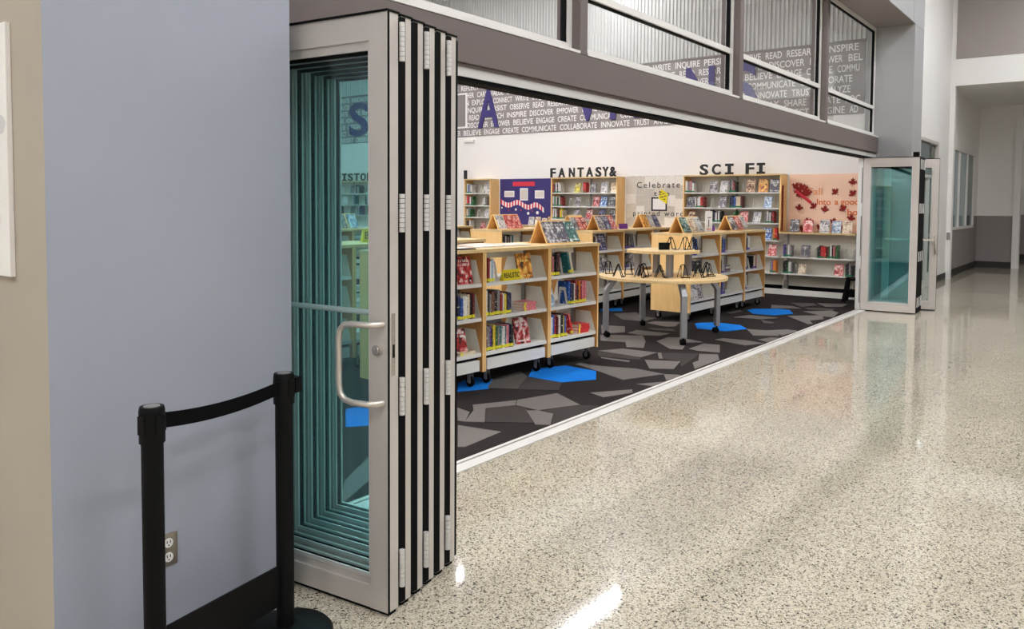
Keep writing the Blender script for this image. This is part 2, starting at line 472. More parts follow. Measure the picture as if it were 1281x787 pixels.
fl = struct(MB().box(-5, 31, -9, YP, -0.1, 0).obj('floor', M['terrazzo']))
struct(MB().box(-5, 1.088, YP, 19, -0.1, 0).obj('floor', M['terrazzo']))
struct(MB().box(14.75, 24.4, YP, 6.0, -0.1, -0.002).obj('floor', M['terrazzo']))
lf = struct(MB().box(1.3, EX, 3.22, 19, -0.1, -0.004).obj('floor', M['carpet']))
CARPET = [
 ('b', [(5.95, 4.33), (6.26, 4.51), (6.59, 4.34), (6.56, 3.97), (6.24, 3.78), (5.95, 3.96)]),
 ('b', [(5.09, 4.45), (5.34, 4.31), (5.66, 4.52), (5.6, 4.71), (5.35, 4.67)]),
 ('m', [(5.36, 4.34), (5.66, 4.52), (6.09, 4.53), (5.95, 4.34), (5.5, 4.12)]),
 ('d', [(5.48, 4.1), (5.92, 4.32), (5.94, 3.95), (5.67, 3.81)]),
 ('g', [(5.18, 3.88), (5.58, 3.76), (5.37, 3.4), (5.02, 3.56), (5.04, 3.79)]),
 ('g', [(5.05, 3.73), (4.96, 3.62), (5.02, 3.56), (5.01, 3.41), (4.74, 3.25), (4.68, 3.34)]),
 ('g', [(4.83, 4.06), (5.17, 3.88), (5.03, 3.79), (4.81, 3.91), (4.5, 3.67), (4.42, 3.79), (4.71, 3.95)]),
 ('d', [(4.79, 3.89), (5.01, 3.79), (5.03, 3.7), (4.71, 3.37), (4.5, 3.67)]),
 ('g', [(4.69, 4.1), (4.65, 3.94), (4.42, 3.79), (4.41, 3.85)]),
 ('g', [(4.32, 3.77), (4.38, 3.42), (3.96, 3.39), (3.93, 3.43)]),
 ('d', [(5.03, 3.53), (5.36, 3.39), (5.43, 3.26), (5.06, 3.23), (4.76, 3.25), (5.01, 3.41)]),
 ('g', [(6.71, 4.3), (6.78, 4.3), (6.79, 4.04), (6.9, 3.72), (6.84, 3.4), (6.38, 3.58), (6.58, 3.98)]),
 ('g', [(7.35, 3.87), (7.51, 3.55), (7.11, 3.43), (6.99, 3.63)]),
 ('g', [(7.79, 3.95), (7.82, 3.92), (7.53, 3.76), (7.51, 3.79)]),
 ('d', [(7.82, 3.91), (8.03, 3.59), (7.83, 3.52), (7.25, 3.42), (7.51, 3.55), (7.53, 3.76)]),
 ('g', [(8.01, 3.57), (8.11, 3.4), (7.84, 3.27), (7.69, 3.27), (7.24, 3.27), (7.52, 3.42), (7.66, 3.42)]),
 ('g', [(7.49, 4.51), (7.77, 4.37), (7.8, 3.96), (7.45, 3.97)]),
 ('d', [(7.45, 4.49), (7.44, 3.97), (7.31, 3.91), (7.21, 4.34)]),
 ('g', [(7.19, 4.3), (7.21, 3.97), (7.14, 3.94), (7.14, 4.26)]),
 ('g', [(8.41, 5.04), (8.69, 4.61), (8.35, 4.39), (7.96, 4.21), (7.88, 4.38), (8.16, 4.55), (8.05, 4.82)]),
 ('g', [(8.45, 4.3), (8.79, 4.32), (8.87, 4.19), (8.73, 3.85), (8.57, 3.98), (8.38, 3.91), (8.15, 3.83), (8.09, 3.95)]),
 ('g', [(8.23, 3.79), (8.65, 3.8), (8.68, 3.62), (8.23, 3.43), (8.18, 3.66)]),
 ('g', [(9.67, 5.07), (9.88, 5.05), (10.02, 4.74), (9.62, 4.63), (9.52, 4.7)]),
 ('m', [(9.28, 4.86), (9.39, 4.54), (9.27, 4.46), (9.19, 4.7)]),
 ('g', [(8.76, 4.86), (9.04, 4.88), (9.05, 4.43), (8.82, 4.45), (8.72, 4.65)]),
 ('g', [(9.11, 5.45), (9.2, 5.14), (8.79, 4.91), (8.51, 5.08)]),
 ('m', [(10.17, 5.88), (10.53, 5.69), (10.16, 5.43), (10.17, 5.2), (9.76, 5.16), (9.75, 5.49)]),
 ('b', [(10.52, 6.32), (10.81, 6.1), (10.53, 5.93), (10.28, 6.16)]),
 ('g', [(5.77, 3.55), (6.1, 3.33), (6.0, 3.27), (5.7, 3.38)]),
 ('g', [(6.31, 3.4), (6.56, 3.24), (6.32, 3.25)]),
 ('g', [(6.84, 3.4), (6.9, 3.28), (6.87, 3.21), (6.61, 3.26)]),
 ('b', [(10.01, 4.53), (10.14, 4.51), (10.32, 4.34), (10.29, 4.01), (10.02, 3.81), (9.67, 3.96), (9.66, 4.34)]),
 ('b', [(11.84, 4.51), (12.02, 4.49), (12.3, 4.2), (12.27, 4.01), (11.89, 3.83), (11.53, 3.99), (11.5, 4.29)]),
 ('g', [(10.02, 3.82), (10.07, 3.58), (10.32, 3.4), (10.29, 3.24), (9.79, 3.29), (9.89, 3.37), (9.75, 3.3), (9.56, 3.56)]),
 ('g', [(8.99, 3.81), (9.14, 3.77), (9.18, 3.51), (9.1, 3.26), (8.83, 3.38)]),
 ('g', [(10.96, 4.37), (11.33, 4.27), (11.3, 3.85), (11.01, 4.0)]),
 ('m', [(10.99, 3.99), (10.82, 3.74), (10.71, 3.74), (10.69, 3.84)]),
 ('g', [(11.59, 3.82), (11.99, 3.44), (11.59, 3.31), (11.32, 3.42), (11.04, 3.29), (10.96, 3.33)]),
 ('g', [(12.24, 3.8), (12.62, 3.49), (12.44, 3.34), (11.88, 3.26), (11.87, 3.37)]),
 ('m', [(12.7, 3.92), (12.84, 3.51), (12.67, 3.5), (12.53, 3.81)]),
 ('g', [(12.72, 4.45), (12.77, 4.13), (12.57, 3.93), (12.31, 4.31)]),
 ('m', [(13.19, 4.29), (13.37, 3.99), (13.17, 3.87), (12.78, 3.99)]),
 ('g', [(13.42, 3.94), (13.61, 3.52), (13.21, 3.49), (13.03, 3.7)]),
 ('g', [(9.32, 3.41), (9.56, 3.34), (9.6, 3.22), (9.21, 3.26)]),
 ('m', [(11.35, 4.64), (11.74, 4.59), (11.65, 4.51), (11.28, 4.55)]),
 ('b', [(3.78, 4.36), (4.11, 4.74), (4.32, 4.7), (3.92, 4.26)]),
 ('g', [(2.73, 3.15), (3.05, 3.52), (3.44, 3.74), (3.14, 3.41)]),
]

CM = {'g': 'carpet_g', 'm': 'carpet_m', 'd': 'carpet_d', 'b': 'carpet_b'}
for i, (c, pts) in enumerate(CARPET):
    pts = [(x, max(y, 3.222)) for x, y in pts]
    area = sum(pts[k][0] * pts[(k + 1) % len(pts)][1] - pts[(k + 1) % len(pts)][0] * pts[k][1] for k in range(len(pts)))
    if area < 0: pts = pts[::-1]
    MB().prism(pts, 'z', -0.006, -0.0015 + 0.0004 * (i % 4)).obj('carpet_piece', M[CM[c]], lf)
struct(MB().box(1.995, JX, YP, 3.172, -0.08, 0.008, 0).box(1.995, JX, 3.172, 3.190, -0.08, -0.004, 1).box(1.995, JX, 3.190, 3.22, -0.08, 0.008, 0)
       .obj('trim_1', [M['threshold'], M['black']]))

# near block of wall: blue-grey front, beige return
def two_tone(name, x0, x1, y0, y1, z0, z1, mats):
    """mats by face order bottom, top, -Y, +X, +Y, -X"""
    b = MB().box(x0, x1, y0, y1, z0, z1)
    b.mi = list(range(6))
    return struct(b.obj(name, [M[k] for k in mats]))
two_tone('wall_left', 1.088, 1.995, 2.62, 3.3, 0, ZS, ['grey_wall', 'grey_wall', 'blue_wall', 'blue_wall', 'white_wall', 'beige_wall'])
two_tone('wall_left', 1.088, 1.3, 3.3, 19, 0, HC, ['grey_wall', 'grey_wall', 'blue_wall', 'white_wall', 'white_wall', 'beige_wall'])
pr = struct(MB().box(JX, 14.2, 2.62, 3.3, 0, ZS).obj('wall_right', M['grey_wall']))
bh = struct(MB().box(1.088, 14.2, 2.62, 3.3, ZS + 0.006, HC).obj('wall_top', M['grey_wall']))
struct(MB().box(1.09, 14.19, 2.63, 3.29, ZS - 0.001, ZS + 0.007).obj('trim_2', M['hall_grey']))
MB().box(13.40, 13.404, 2.6185, 2.621, ZS, HC).obj('panel_seam', M['hall_grey'], bh)

# header beam, track, mullions
hb = struct(MB().box(1.995, JX, 3.10, 3.30, 2.42, 2.66).obj('trim_3', M['fascia'], bevel=0.004))
MB().box(1.995, JX - 0.005, 3.125, 3.25, 2.345, 2.42, 0).box(1.995, JX - 0.005, 3.135, 3.24, 2.318, 2.345, 1).obj('door_track', [M['alu_light'], M['black']], hb)
MB().box(1.995, JX - 0.005, 3.118, 3.125, 2.40, 2.42).obj('track_lip', M['fascia'], hb)
for x1 in (4.95, 7.90, 10.81):
    struct(MB().box(x1 - 0.10, x1, 3.10, 3.30, 2.66, ZS).obj('trim_4', M['fascia'], bevel=0.003))

# clerestory windows
bays = [(1.995, 4.85), (4.95, 7.80), (7.90, 10.71), (10.81, JX)]
for i, (a, b) in enumerate(bays):
    z0, z1 = 2.66, ZS
    wn = struct(MB().box(a, b, 3.17, 3.235, z0, z0 + 0.075).box(a, b, 3.17, 3.235, z1 - 0.055, z1)
                .box(a, a + 0.05, 3.17, 3.235, z0 + 0.075, z1 - 0.055).box(b - 0.05, b, 3.17, 3.235, z0 + 0.075, z1 - 0.055).obj('window_%d' % (i + 1), M['wframe']))
    MB().box(a, b, 3.095, 3.17, z0, z0 + 0.02).obj('window_sill', M['wframe'], wn)
    MB().box(a + 0.05, b - 0.05, 3.165, 3.235, 3.10, 3.15).obj('transom', M['wframe'], wn)
    g = MB()
    for zz0, zz1 in ((z0 + 0.075, 3.10), (3.15, z1 - 0.055)):
        g.box(a + 0.05, a + 0.062, 3.185, 3.22, zz0, zz1).box(b - 0.075, b - 0.05, 3.185, 3.22, zz0, zz1)
        g.box(a + 0.062, b - 0.075, 3.185, 3.22, zz1 - 0.012, zz1)
    g.obj('glazing_gasket', M['black'], wn)
    for zz0, zz1 in ((z0 + 0.075, 3.10), (3.15, z1 - 0.055)):
        MB().box(a + 0.05, b - 0.05, 3.20, 3.208, zz0, zz1).obj('glass_pane', M['clear'], wn)

# library end wall with the graphic band and ribbed cladding
ew = struct(MB().box(EX, 14.75, YP + 0.17, 19, 0, HC).obj('wall_library_end', M['white_wall']))
struct(MB().box(1.3, EX, 19, 19.2, 0, HC).obj('wall_library_back', M['white_wall']))
struct(MB().box(14.2, EX, 3.25, 3.30, 0, HC).obj('wall_library_return', M['white_wall']))
struct(MB().box(14.2, EX, YP + 0.0, 3.25, 0, HC).obj('wall_right', M['hall_white']))
v = []; f = []
y = 3.32; k = 0
prof = [(0, 0.0), (0.02, 0.0), (0.032, 0.028), (0.058, 0.028), (0.07, 0.0)]
pts = []
while y < 18.9:
    for dy, dx in prof[:-1]:
        pts.append((EX - 0.002 - dx, y + dy))
    y += 0.078
rb = MB()
n = len(pts)
rb.add([(p[0], p[1], 4.42) for p in pts] + [(p[0], p[1], HC) for p in pts], [(i, i + 1, n + i + 1, n + i) for i in range(n - 1)])
o = rb.obj('ribbed_cladding', M['rib'], ew)
o['kind'] = 'stuff'
BZ0, BZ1 = 3.165, 4.40
MB().box(EX - 0.012, EX, 3.58, 18.9, BZ0, BZ1).obj('graphic_band', M['band'], ew)
MB().box(EX - 0.03, EX, 3.32, 18.9, BZ1, BZ1 + 0.03).obj('ledge_trim', M['hall_grey'], ew)
MB().box(EX - 0.05, EX, 3.33, 3.56, 0, HC - 0.02).obj('corner_post', M['grey_wall'], ew)
MB().box(EX - 0.05, EX, 12.24, 12.54, 3.03, 3.09).obj('wall_box', M['white_wall'], ew)
words = 'CONNECT WRITE INQUIRE PERSIST OBSERVE READ RESEARCH INSPIRE DISCOVER EMPOWER BELIEVE ENGAGE CREATE COMMUNICATE COLLABORATE INNOVATE TRUST ANALYZE RELAX SHARE CREATE FOCUS REFLECT IMAGINE ADAPT GATHER CARE VALUE DESIGN EXPLORE'.split()
rows = [[('INQUIRE', 7.113), ('READ', 5.316), ('INSPIRE', 4.235)], [('DISCOVER', 5.25), ('BELIEVE', 3.87)], [('WRITE', 11.043), ('BELIEVE', 5.70), ('COMMUNICATE', 4.043)],
        [('OBSERVE', 11.201), ('COMMUNICATE', 5.65), ('INNOVATE', 3.698)], [('INSPIRE', 11.292), ('INNOVATE', 5.53), ('ANALYZE', 4.35)], [('ENGAGE', 10.46), ('SHARE', 4.959)],
        [('BELIEVE', 12.589), ('COMMUNICATE', 10.857), ('TRUST', 8.016), ('ADAPT', 3.82)]]
NW = len(words)
for i, anchors in enumerate(rows):
    z = 4.313 - 0.1765 * i - 0.06
    k = words.index(anchors[0][0]); yy = anchors[0][1]
    seq = []; cw = 0.0805
    j = k
    while yy < 17.6:                                   # words before the first anchor
        j -= 1; yy += (len(words[j % NW]) + 1) * cw
        seq.append((words[j % NW], yy, cw))
    yy = anchors[0][1]; j = k; cw = 0.078
    for n_, (wd, ya) in enumerate(anchors):
        yy = ya
        if n_ + 1 < len(anchors):
            q = j; nch = 0
            while True:
                nch += len(words[q % NW]) + 1; q += 1
                if words[q % NW] == anchors[n_ + 1][0]: break
            cw = (ya - anchors[n_ + 1][1]) / nch
            while j < q:
                seq.append((words[j % NW], yy, cw)); yy -= (len(words[j % NW]) + 1) * cw; j += 1
        else:
            while yy > 3.75:
                cut = words[j % NW][:max(0, int((yy - 3.6) / cw))]
                if cut: seq.append((cut, yy, cw))
                yy -= (len(words[j % NW]) + 1) * cw; j += 1
    vs = []; fs = []
    for s_, y_, cw_ in seq:
        me = text_mesh('t', s_, 0.172, 0.0, 0.0022)
        xs = [q.co.x for q in me.vertices]
        sx = (len(s_) * cw_ - 0.012) / (max(xs) - min(xs))
        n0 = len(vs)
        vs += [(EX - 0.0135, y_ - q.co.x * sx, z + q.co.y) for q in me.vertices]
        fs += [tuple(n0 + t for t in p.vertices) for p in me.polygons]
        bpy.data.meshes.remove(me)
    b_ = MB(); b_.add(vs, fs)
    b_.obj('lettering', M['bandtext'], ew)
def big_letter(ch, y0, y1, z0=3.345, z1=4.235):
    me = text_mesh('t', ch, 1.0, 0.012, 0.02)
    xs = [q.co.x for q in me.vertices]; ys = [q.co.y for q in me.vertices]
    sx = (y0 - y1) / (max(xs) - min(xs)); sy = (z1 - z0) / (max(ys) - min(ys))
    xform(me, Matrix.Translation((EX - 0.03, y0 + min(xs) * sx, z0 - min(ys) * sy)) @ FACE_MX @ Matrix.Diagonal((sx, sy, 1, 1)))
    me.materials.clear(); me.materials.append(M['bigletter'])
    return link('large_letter', me, ew)
for ch, y0, y1 in (('S', 16.62, 15.86), ('A', 12.12, 11.5), ('V', 9.46, 8.76), ('N', 8.56, 7.87), ('N', 6.87, 6.28), ('S', 5.98, 5.46)):
    big_letter(ch, y0, y1)
pb = MB().box(EX - 0.03, EX - 0.012, 12.46, 13.1, 3.37, 4.2).obj('white_border', M['bandtext'], ew)
MB().box(EX - 0.034, EX - 0.03, 12.51, 13.05, 3.41, 4.16).obj('inset_panel', M['hall_grey'], pb)

# corridor beyond the library
two_tone('wall_corridor', EX, 16.6, YP, 3.25, 0, HC, ['hall_white'] * 6)
two_tone('wall_corridor', 18.5, 19.9, YP, 3.25, 0, HC, ['hall_white'] * 6)
two_tone('wall_corridor', 16.6, 18.5, YP, 3.25, 2.9, HC, ['hall_white'] * 6)
d1 = struct(MB().box(16.6, 16.66, YP - 0.01, 3.2, 0, 2.9).box(18.44, 18.5, YP - 0.01, 3.2, 0, 2.9).box(16.66, 18.44, YP - 0.01, 3.2, 2.84, 2.9)
            .box(16.66, 18.44, YP - 0.01, 3.2, 2.15, 2.21).box(17.55, 17.61, YP - 0.01, 3.2, 0, 2.15).box(16.66, 17.55, YP - 0.01, 3.2, 0, 0.12).box(17.61, 18.44, YP - 0.01, 3.2, 0, 0.25).obj('door_1', M['alu']))
for x0, x1, z0, z1 in ((16.66, 17.55, 0.12, 2.15), (17.61, 18.44, 0.25, 2.15), (16.66, 18.44, 2.21, 2.84)):
    MB().box(x0, x1, 3.13, 3.14, z0, z1).obj('glass_pane', M['hallglass'], d1)
MB().box(17.64, 17.70, YP - 0.05, YP - 0.01, 0.98, 1.06).obj('door_handle', M['chrome'], d1)
struct(MB().box(14.9, 24.4, 6.0, 6.1, 0, HC).obj('wall_office', M['hall_white']))
struct(MB().box(14.75, 16.6, YP - 0.012, YP, 0, 0.14).box(18.5, 19.7, YP - 0.012, YP, 0, 0.14).obj('baseboard_corridor', M['baseboard']))
struct(MB().box(19.7, 19.9, 2.99, YP, 0, 4.19).obj('wall_far', M['hall_white']))
wf = struct(MB().box(19.7, 19.9, -9, YP, 4.19, HC).obj('wall_far', M['hall_white']))
MB().box(19.685, 19.7, 1.62, 2.99, 4.76, HC).box(19.685, 19.7, 0.2, 1.61, 4.76, HC).box(19.685, 19.7, -3, 0.19, 4.76, HC).obj('acoustic_panel', M['hall_taupe'], wf)
# alcove
al = MB()
for x0, x1, z0, z1, mi in ((19.9, 20.05, 0, 1.35, 1), (19.9, 20.05, 1.35, 4.19, 0), (20.05, 23.5, 0, 1.05, 1), (20.05, 23.5, 2.92, 4.19, 0), (23.5, 24.2, 0, 1.35, 1), (23.5, 24.2, 1.35, 4.19, 0)):
    al.box(x0, x1, YP, 3.25, z0, z1, mi)
struct(al.obj('wall_alcove_side', [M['hall_white'], M['hall_grey']]))
w5 = struct(MB().box(20.05, 23.5, YP - 0.02, 3.12, 1.05, 1.11).box(20.05, 23.5, YP - 0.02, 3.12, 2.86, 2.92).box(20.05, 20.11, YP - 0.02, 3.12, 1.11, 2.86)
            .box(23.44, 23.5, YP - 0.02, 3.12, 1.11, 2.86).box(21.17, 21.22, YP - 0.02, 3.12, 1.11, 2.86).box(22.33, 22.38, YP - 0.02, 3.12, 1.11, 2.86).obj('window_5', M['wframe']))
for x0, x1 in ((20.11, 21.17), (21.22, 22.33), (22.38, 23.44)):
    MB().box(x0, x1, 3.10, 3.108, 1.11, 2.86).obj('glass_pane', M['hallglass'], w5)
struct(MB().box(24.2, 24.4, 2.27, 3.25, 0, 1.35, 1).box(24.2, 24.4, 2.27, 3.25, 1.35, 4.19, 0).obj('wall_alcove_end', [M['hall_white'], M['hall_grey']]))
struct(MB().box(24.15, 24.45, 2.12, 2.27, 0, 4.19).obj('trim_5', M['hall_white']))
struct(MB().box(28.5, 28.7, -9, 3.2, 0, 1.35, 1).box(28.5, 28.7, -9, 3.2, 1.35, 4.19, 0).obj('wall_hall_end', [M['hall_white'], M['hall_grey']]))
struct(MB().box(24.4, 28.5, 2.9, 3.1, 0, 4.19).obj('wall_hall_side', M['hall_white']))
struct(MB().box(19.9, 24.2, YP - 0.012, YP, 0, 0.16).obj('baseboard_alcove', M['baseboard']))
struct(MB().box(24.188, 24.2, 2.27, YP - 0.012, 0, 0.16).obj('baseboard_alcove', M['baseboard']))
struct(MB().box(28.488, 28.5, -9, 2.9, 0, 0.16).obj('baseboard_hall', M['baseboard']))
struct(MB().box(19.9, 31, -9, 3.25, 4.19, 4.3).obj('ceiling', M['soffit']))
struct(MB().box(-5, 31, -9, 19.2, HC, HC + 0.1).obj('ceiling', M['soffit']))
struct(MB().box(-5, 31, -9.2, -9, 0, HC).obj('wall_opposite', M['hall_white']))
struct(MB().box(-5.2, -5, -9, 19.2, 0, HC).obj('wall_behind', M['hall_white']))
struct(MB().box(-5, 1.3, 19, 19.2, 0, HC).obj('wall_side_corridor', M['hall_white']))

# ------------------------------------------------------------------ lamps
def linear_lamp(label, x0, x1, y, z, key, group, wd=0.14, top=HC):
    t = thing('linear_lamp', label, 'ceiling lamp', ((x0 + x1) / 2, y, z), 0, group)
    h = (x1 - x0) / 2
    MB().box(-h, h, -wd / 2, wd / 2, 0.01, 0.07).obj('housing', M['shelf'], t)
    MB().box(-h + 0.01, h - 0.01, -wd / 2 + 0.01, wd / 2 - 0.01, 0.0, 0.01).obj('diffuser', M[key], t)
    for s_ in (-0.7, 0.7):
        MB().cyl((h * s_, 0, 0.07), 0.006, top - z - 0.07, n=6).obj('hanger', M['upright'], t)
OR5 = ['first', 'second', 'third', 'fourth', 'fifth']
for r_, (y, spans) in enumerate(((5.25, ((1.9, 4.4), (5.3, 8.1))), (8.04, ((1.9, 4.4), (5.9, 8.7), (11.3, 14.3))), (11.2, ((1.9, 4.4), (5.9, 8.7), (10.3, 13.0))),
                  (13.05, ((1.9, 4.4), (5.3, 8.1))), (15.65, ((1.9, 4.4), (5.3, 8.1))))):
    for k_, (x0, x1) in enumerate(spans):
        linear_lamp('white linear pendant lamp, %s along the %s row over the library' % (OR5[k_], OR5[r_]), x0, x1, y, 6.45, 'lamp_lib', 'library pendant lamps', 0.08)
for r_, (y, xs_) in enumerate(((0.4, (-2.5, 2.5, 7.5, 12.5, 17.0)), (-2.6, (-2.5, 2.5, 7.5)), (-5.6, (-2.5, 2.5)), (-0.6, (11.5, 16.0)))):  # last row is added to brighten the far white walls
    for k_, x in enumerate(xs_):
        linear_lamp('unseen linear corridor lamp, %s along the %s row from the library' % (OR5[k_], OR5[r_]), x - 1.3, x + 1.3, y, 6.5, 'lamp_hall', 'corridor lamps', 0.24)
for k_, y in enumerate((4.5, 8.0)):  # unseen fill lamps added to brighten the beige wall and other -X faces
    linear_lamp('unseen fill lamp added in the side corridor, %s from the map' % OR5[k_], -4.3, -0.6, y, 6.1, 'lamp_hall', 'added side corridor lamps', 0.22)
linear_lamp('unseen lamp added on the low alcove ceiling', 21.0, 23.0, -1.0, 4.1, 'lamp_dim', 'added alcove lamps', top=4.19)  # unseen lamps added to light the alcove
linear_lamp('unseen lamp added on the low ceiling past the alcove', 25.2, 27.0, 1.2, 4.1, 'lamp_dim', 'added alcove lamps', top=4.19)
linear_lamp('white linear lamp in the room behind the corridor door', 16.2, 18.8, 4.6, 5.0, 'lamp_dim', 'office lamps')

tag(MB().box(19.688, 19.7, 3.005, 3.065, 2.30, 2.40).obj('wall_sensor', M['socket'], None, bevel=0.004), 'small white sensor high on the white wall edge before the alcove', 'sensor')
tag(MB().box(19.692, 19.7, 3.0, 3.07, 0.86, 1.02).obj('wall_switch', M['hall_grey'], None, bevel=0.002), 'grey switch plate on the white wall edge before the alcove', 'switch plate')

# ================================================================== FOLDING GLASS DOORS
DL, DH, DT = 0.76, 2.295, 0.062
ST = 0.09
def stile_me(y0):
    return MB().box(0, DT, y0, y0 + ST, 0.0, DH).mesh('stile', [M['alu']])
ST_N, ST_F = stile_me(0.0), stile_me(DL - ST)
RT = MB().box(0.002, DT - 0.002, ST, DL - ST, DH - 0.10, DH).box(0.010, DT - 0.010, ST, DL - ST, DH - 0.135, DH - 0.10).mesh('rail', [M['alu']])
RB = MB().box(0.002, DT - 0.002, ST, DL - ST, 0.0, 0.085).box(0.014, DT - 0.014, ST, DL - ST, 0.085, 0.115).mesh('rail', [M['alu']])
GL = MB().box(DT / 2 - 0.004, DT / 2 + 0.004, ST, DL - ST, 0.115, DH - 0.135).mesh('glass_pane', [M['teal']])
g = MB()
for x in (DT / 2 - 0.012, DT / 2 + 0.004):
    g.box(x, x + 0.008, ST, ST + 0.008, 0.115, DH - 0.135).box(x, x + 0.008, DL - ST - 0.008, DL - ST, 0.115, DH - 0.135)
    g.box(x, x + 0.008, ST + 0.008, DL - ST - 0.008, 0.115, 0.123).box(x, x + 0.008, ST + 0.008, DL - ST - 0.008, DH - 0.145, DH - 0.135)
GK = g.mesh('glazing_gasket', [M['black']])
SEAL = MB().box(DT, DT + 0.024, 0.006, 0.05, 0.01, DH - 0.01).box(DT, DT + 0.024, DL - 0.05, DL - 0.006, 0.01, DH - 0.01).box(-0.004, 0.024, -0.004, -0.0002, 0.004, DH - 0.004).mesh('edge_seal', [M['black']])
SEAL0 = MB().box(DT, DT + 0.024, 0.006, 0.05, 0.01, DH - 0.01).box(DT, DT + 0.024, DL - 0.05, DL - 0.006, 0.01, DH - 0.01).box(0.0, 0.008, -0.004, -0.0002, 0.0, DH).mesh('edge_seal', [M['black']])
CAP = MB().box(-0.006, DT + 0.006, -0.004, DL, DH, DH + 0.008).box(0.01, DT - 0.01, 0.004, DL - 0.004, -0.014, 0.0).mesh('brush_seal', [M['black']])
h = MB()
for z in (0.08, 0.76, 1.47, 2.12):
    for k in range(8):
        h.cyl((DT + 0.014, -0.008, z + k * 0.0185), 0.0115, 0.0165, n=10)
HIN = h.mesh('hinge', [M['alu_light']])
SEALF = MB().box(DT, DT + 0.024, 0.006, 0.05, 0.01, DH - 0.01).box(DT, DT + 0.024, DL - 0.05, DL - 0.006, 0.01, DH - 0.01).box(-0.0005, DT + 0.0275, -0.004, -0.0002, 0.004, DH - 0.004).mesh('edge_seal', [M['black']])
bd = MB()
for x in (DT / 2 - 0.022, DT / 2 + 0.014):
    bd.box(x, x + 0.008, ST, ST + 0.013, 0.115, DH - 0.135).box(x, x + 0.008, DL - ST - 0.013, DL - ST, 0.115, DH - 0.135).box(x, x + 0.008, ST + 0.013, DL - ST - 0.013, 0.115, 0.131)
BEAD = bd.mesh('glazing_bead', [M['alu_light']])
def door_leaf(label, x, y, rz, hinge, group, seal=True):
    t = thing('folding_glass_door', label, 'glass door', (x, y, 0.016), R(rz), group)
    link('stile', ST_N, t); link('stile', ST_F, t); link('rail', RT, t); link('rail', RB, t)
    link('glass_pane', GL, t); link('glazing_gasket', GK, t); link('brush_seal', CAP, t)
    link('edge_seal', {0: SEAL0, 1: SEAL, 2: SEALF}[int(seal)], t); link('glazing_bead', BEAD, t)
    if hinge: link('hinge', HIN, t)
    return t
NEAR = ['glazed swing door with a nickel pull handle, front of the folded stack',
        'second glass leaf of the near folded stack, hinged behind the handle door',
        'third glass leaf of the near folded stack of doors',
        'fourth glass leaf of the near folded stack, hinged to the third',
        'fifth glass leaf of the near folded stack of doors',
        'last glass leaf of the near folded stack, facing the bookcases']
leaves = []
for i, lb in enumerate(NEAR):
    leaves.append(door_leaf(lb, 2.119 + 0.0905 * i, 2.203 + 0.0215 * i, 6.0, i % 2 == 0, 'folded glass doors', i > 0))
d0 = leaves[0]
for x0 in (0.0,):
    hp = [(0, 0.022, 1.12), (-0.030, 0.030, 1.12), (-0.052, 0.055, 1.12), (-0.058, 0.13, 1.12), (-0.058, 0.165, 1.115), (-0.058, 0.188, 1.095), (-0.058, 0.195, 1.06),
          (-0.058, 0.195, 0.88), (-0.058, 0.188, 0.845), (-0.058, 0.165, 0.825), (-0.058, 0.13, 0.818), (-0.052, 0.055, 0.818), (-0.030, 0.030, 0.818), (0, 0.022, 0.818)]
    MB().tube(hp, 0.0125, 12).obj('pull_handle', M['handle'], d0)
MB().cyl((-0.016, 0.045, 1.02), 0.021, 0.018, 'x', 20).cyl((-0.020, 0.045, 1.02), 0.013, 0.006, 'x', 16).obj('lock_cylinder', M['chrome'], d0)
MB().tube([(DT + 0.012, ST * 0.5, 1.148), (DT + 0.012, DL - 0.03, 1.148)], 0.0115, 10).cyl((DT, ST * 0.5, 1.148), 0.018, 0.012, 'x', 12).obj('push_bar', M['alu_light'], d0)
MB().box(0.022, 0.042, -0.0025, 0.0, 0.92, 1.16, 0).box(0.027, 0.037, -0.004, -0.0025, 0.99, 1.04, 1).obj('lock_faceplate', [M['chrome'], M['black']], d0)
FAR = ['front glass leaf of the far folded stack of doors beside the low shelf',
       'second glass leaf of the far folded stack of doors',
       'third glass leaf of the far folded stack of doors',
       'fourth glass leaf of the far folded stack of doors',
       'fifth glass leaf of the far folded stack of doors',
       'sixth glass leaf of the far folded stack, nearest the swing door']
for i, lb in enumerate(FAR):
    o = door_leaf(lb, 12.945 + 0.0905 * i, 2.394 + 0.0047 * i, 3.0, i % 2 == 0, 'folded glass doors', 2)
    if i == 0:
        pj = MB().box(-0.004, 0.05, DL + 0.006, DL + 0.075, 0, DH, 0)
        for z0_, z1_ in ((0.10, 0.62), (0.82, 1.42), (1.62, 2.15)):
            pj.box(-0.0045, -0.0035, DL + 0.012, DL + 0.022, z0_, z1_, 1)
        pj.obj('pivot_jamb', [M['alu_light'], M['black']], o)
        MB().box(0.0, 0.12, 0.02, 0.09, DH + 0.008, DH + 0.075).obj('roller_carrier', M['black'], o)
o = door_leaf('glazed swing door standing past the far folded stack by the grey pillar', 13.60, 2.24, 14.0, False, 'folded glass doors')
MB().tube([(0, 0.03, 1.12), (-0.05, 0.03, 1.12), (-0.05, 0.03, 0.86), (0, 0.03, 0.86)], 0.012, 8).obj('pull_handle', M['handle'], o)
MB().box(-0.05, -0.03, 0.04, DL - 0.04, 1.05, 1.085).box(-0.03, 0, 0.04, 0.09, 1.04, 1.09).obj('push_bar', M['chrome'], o)

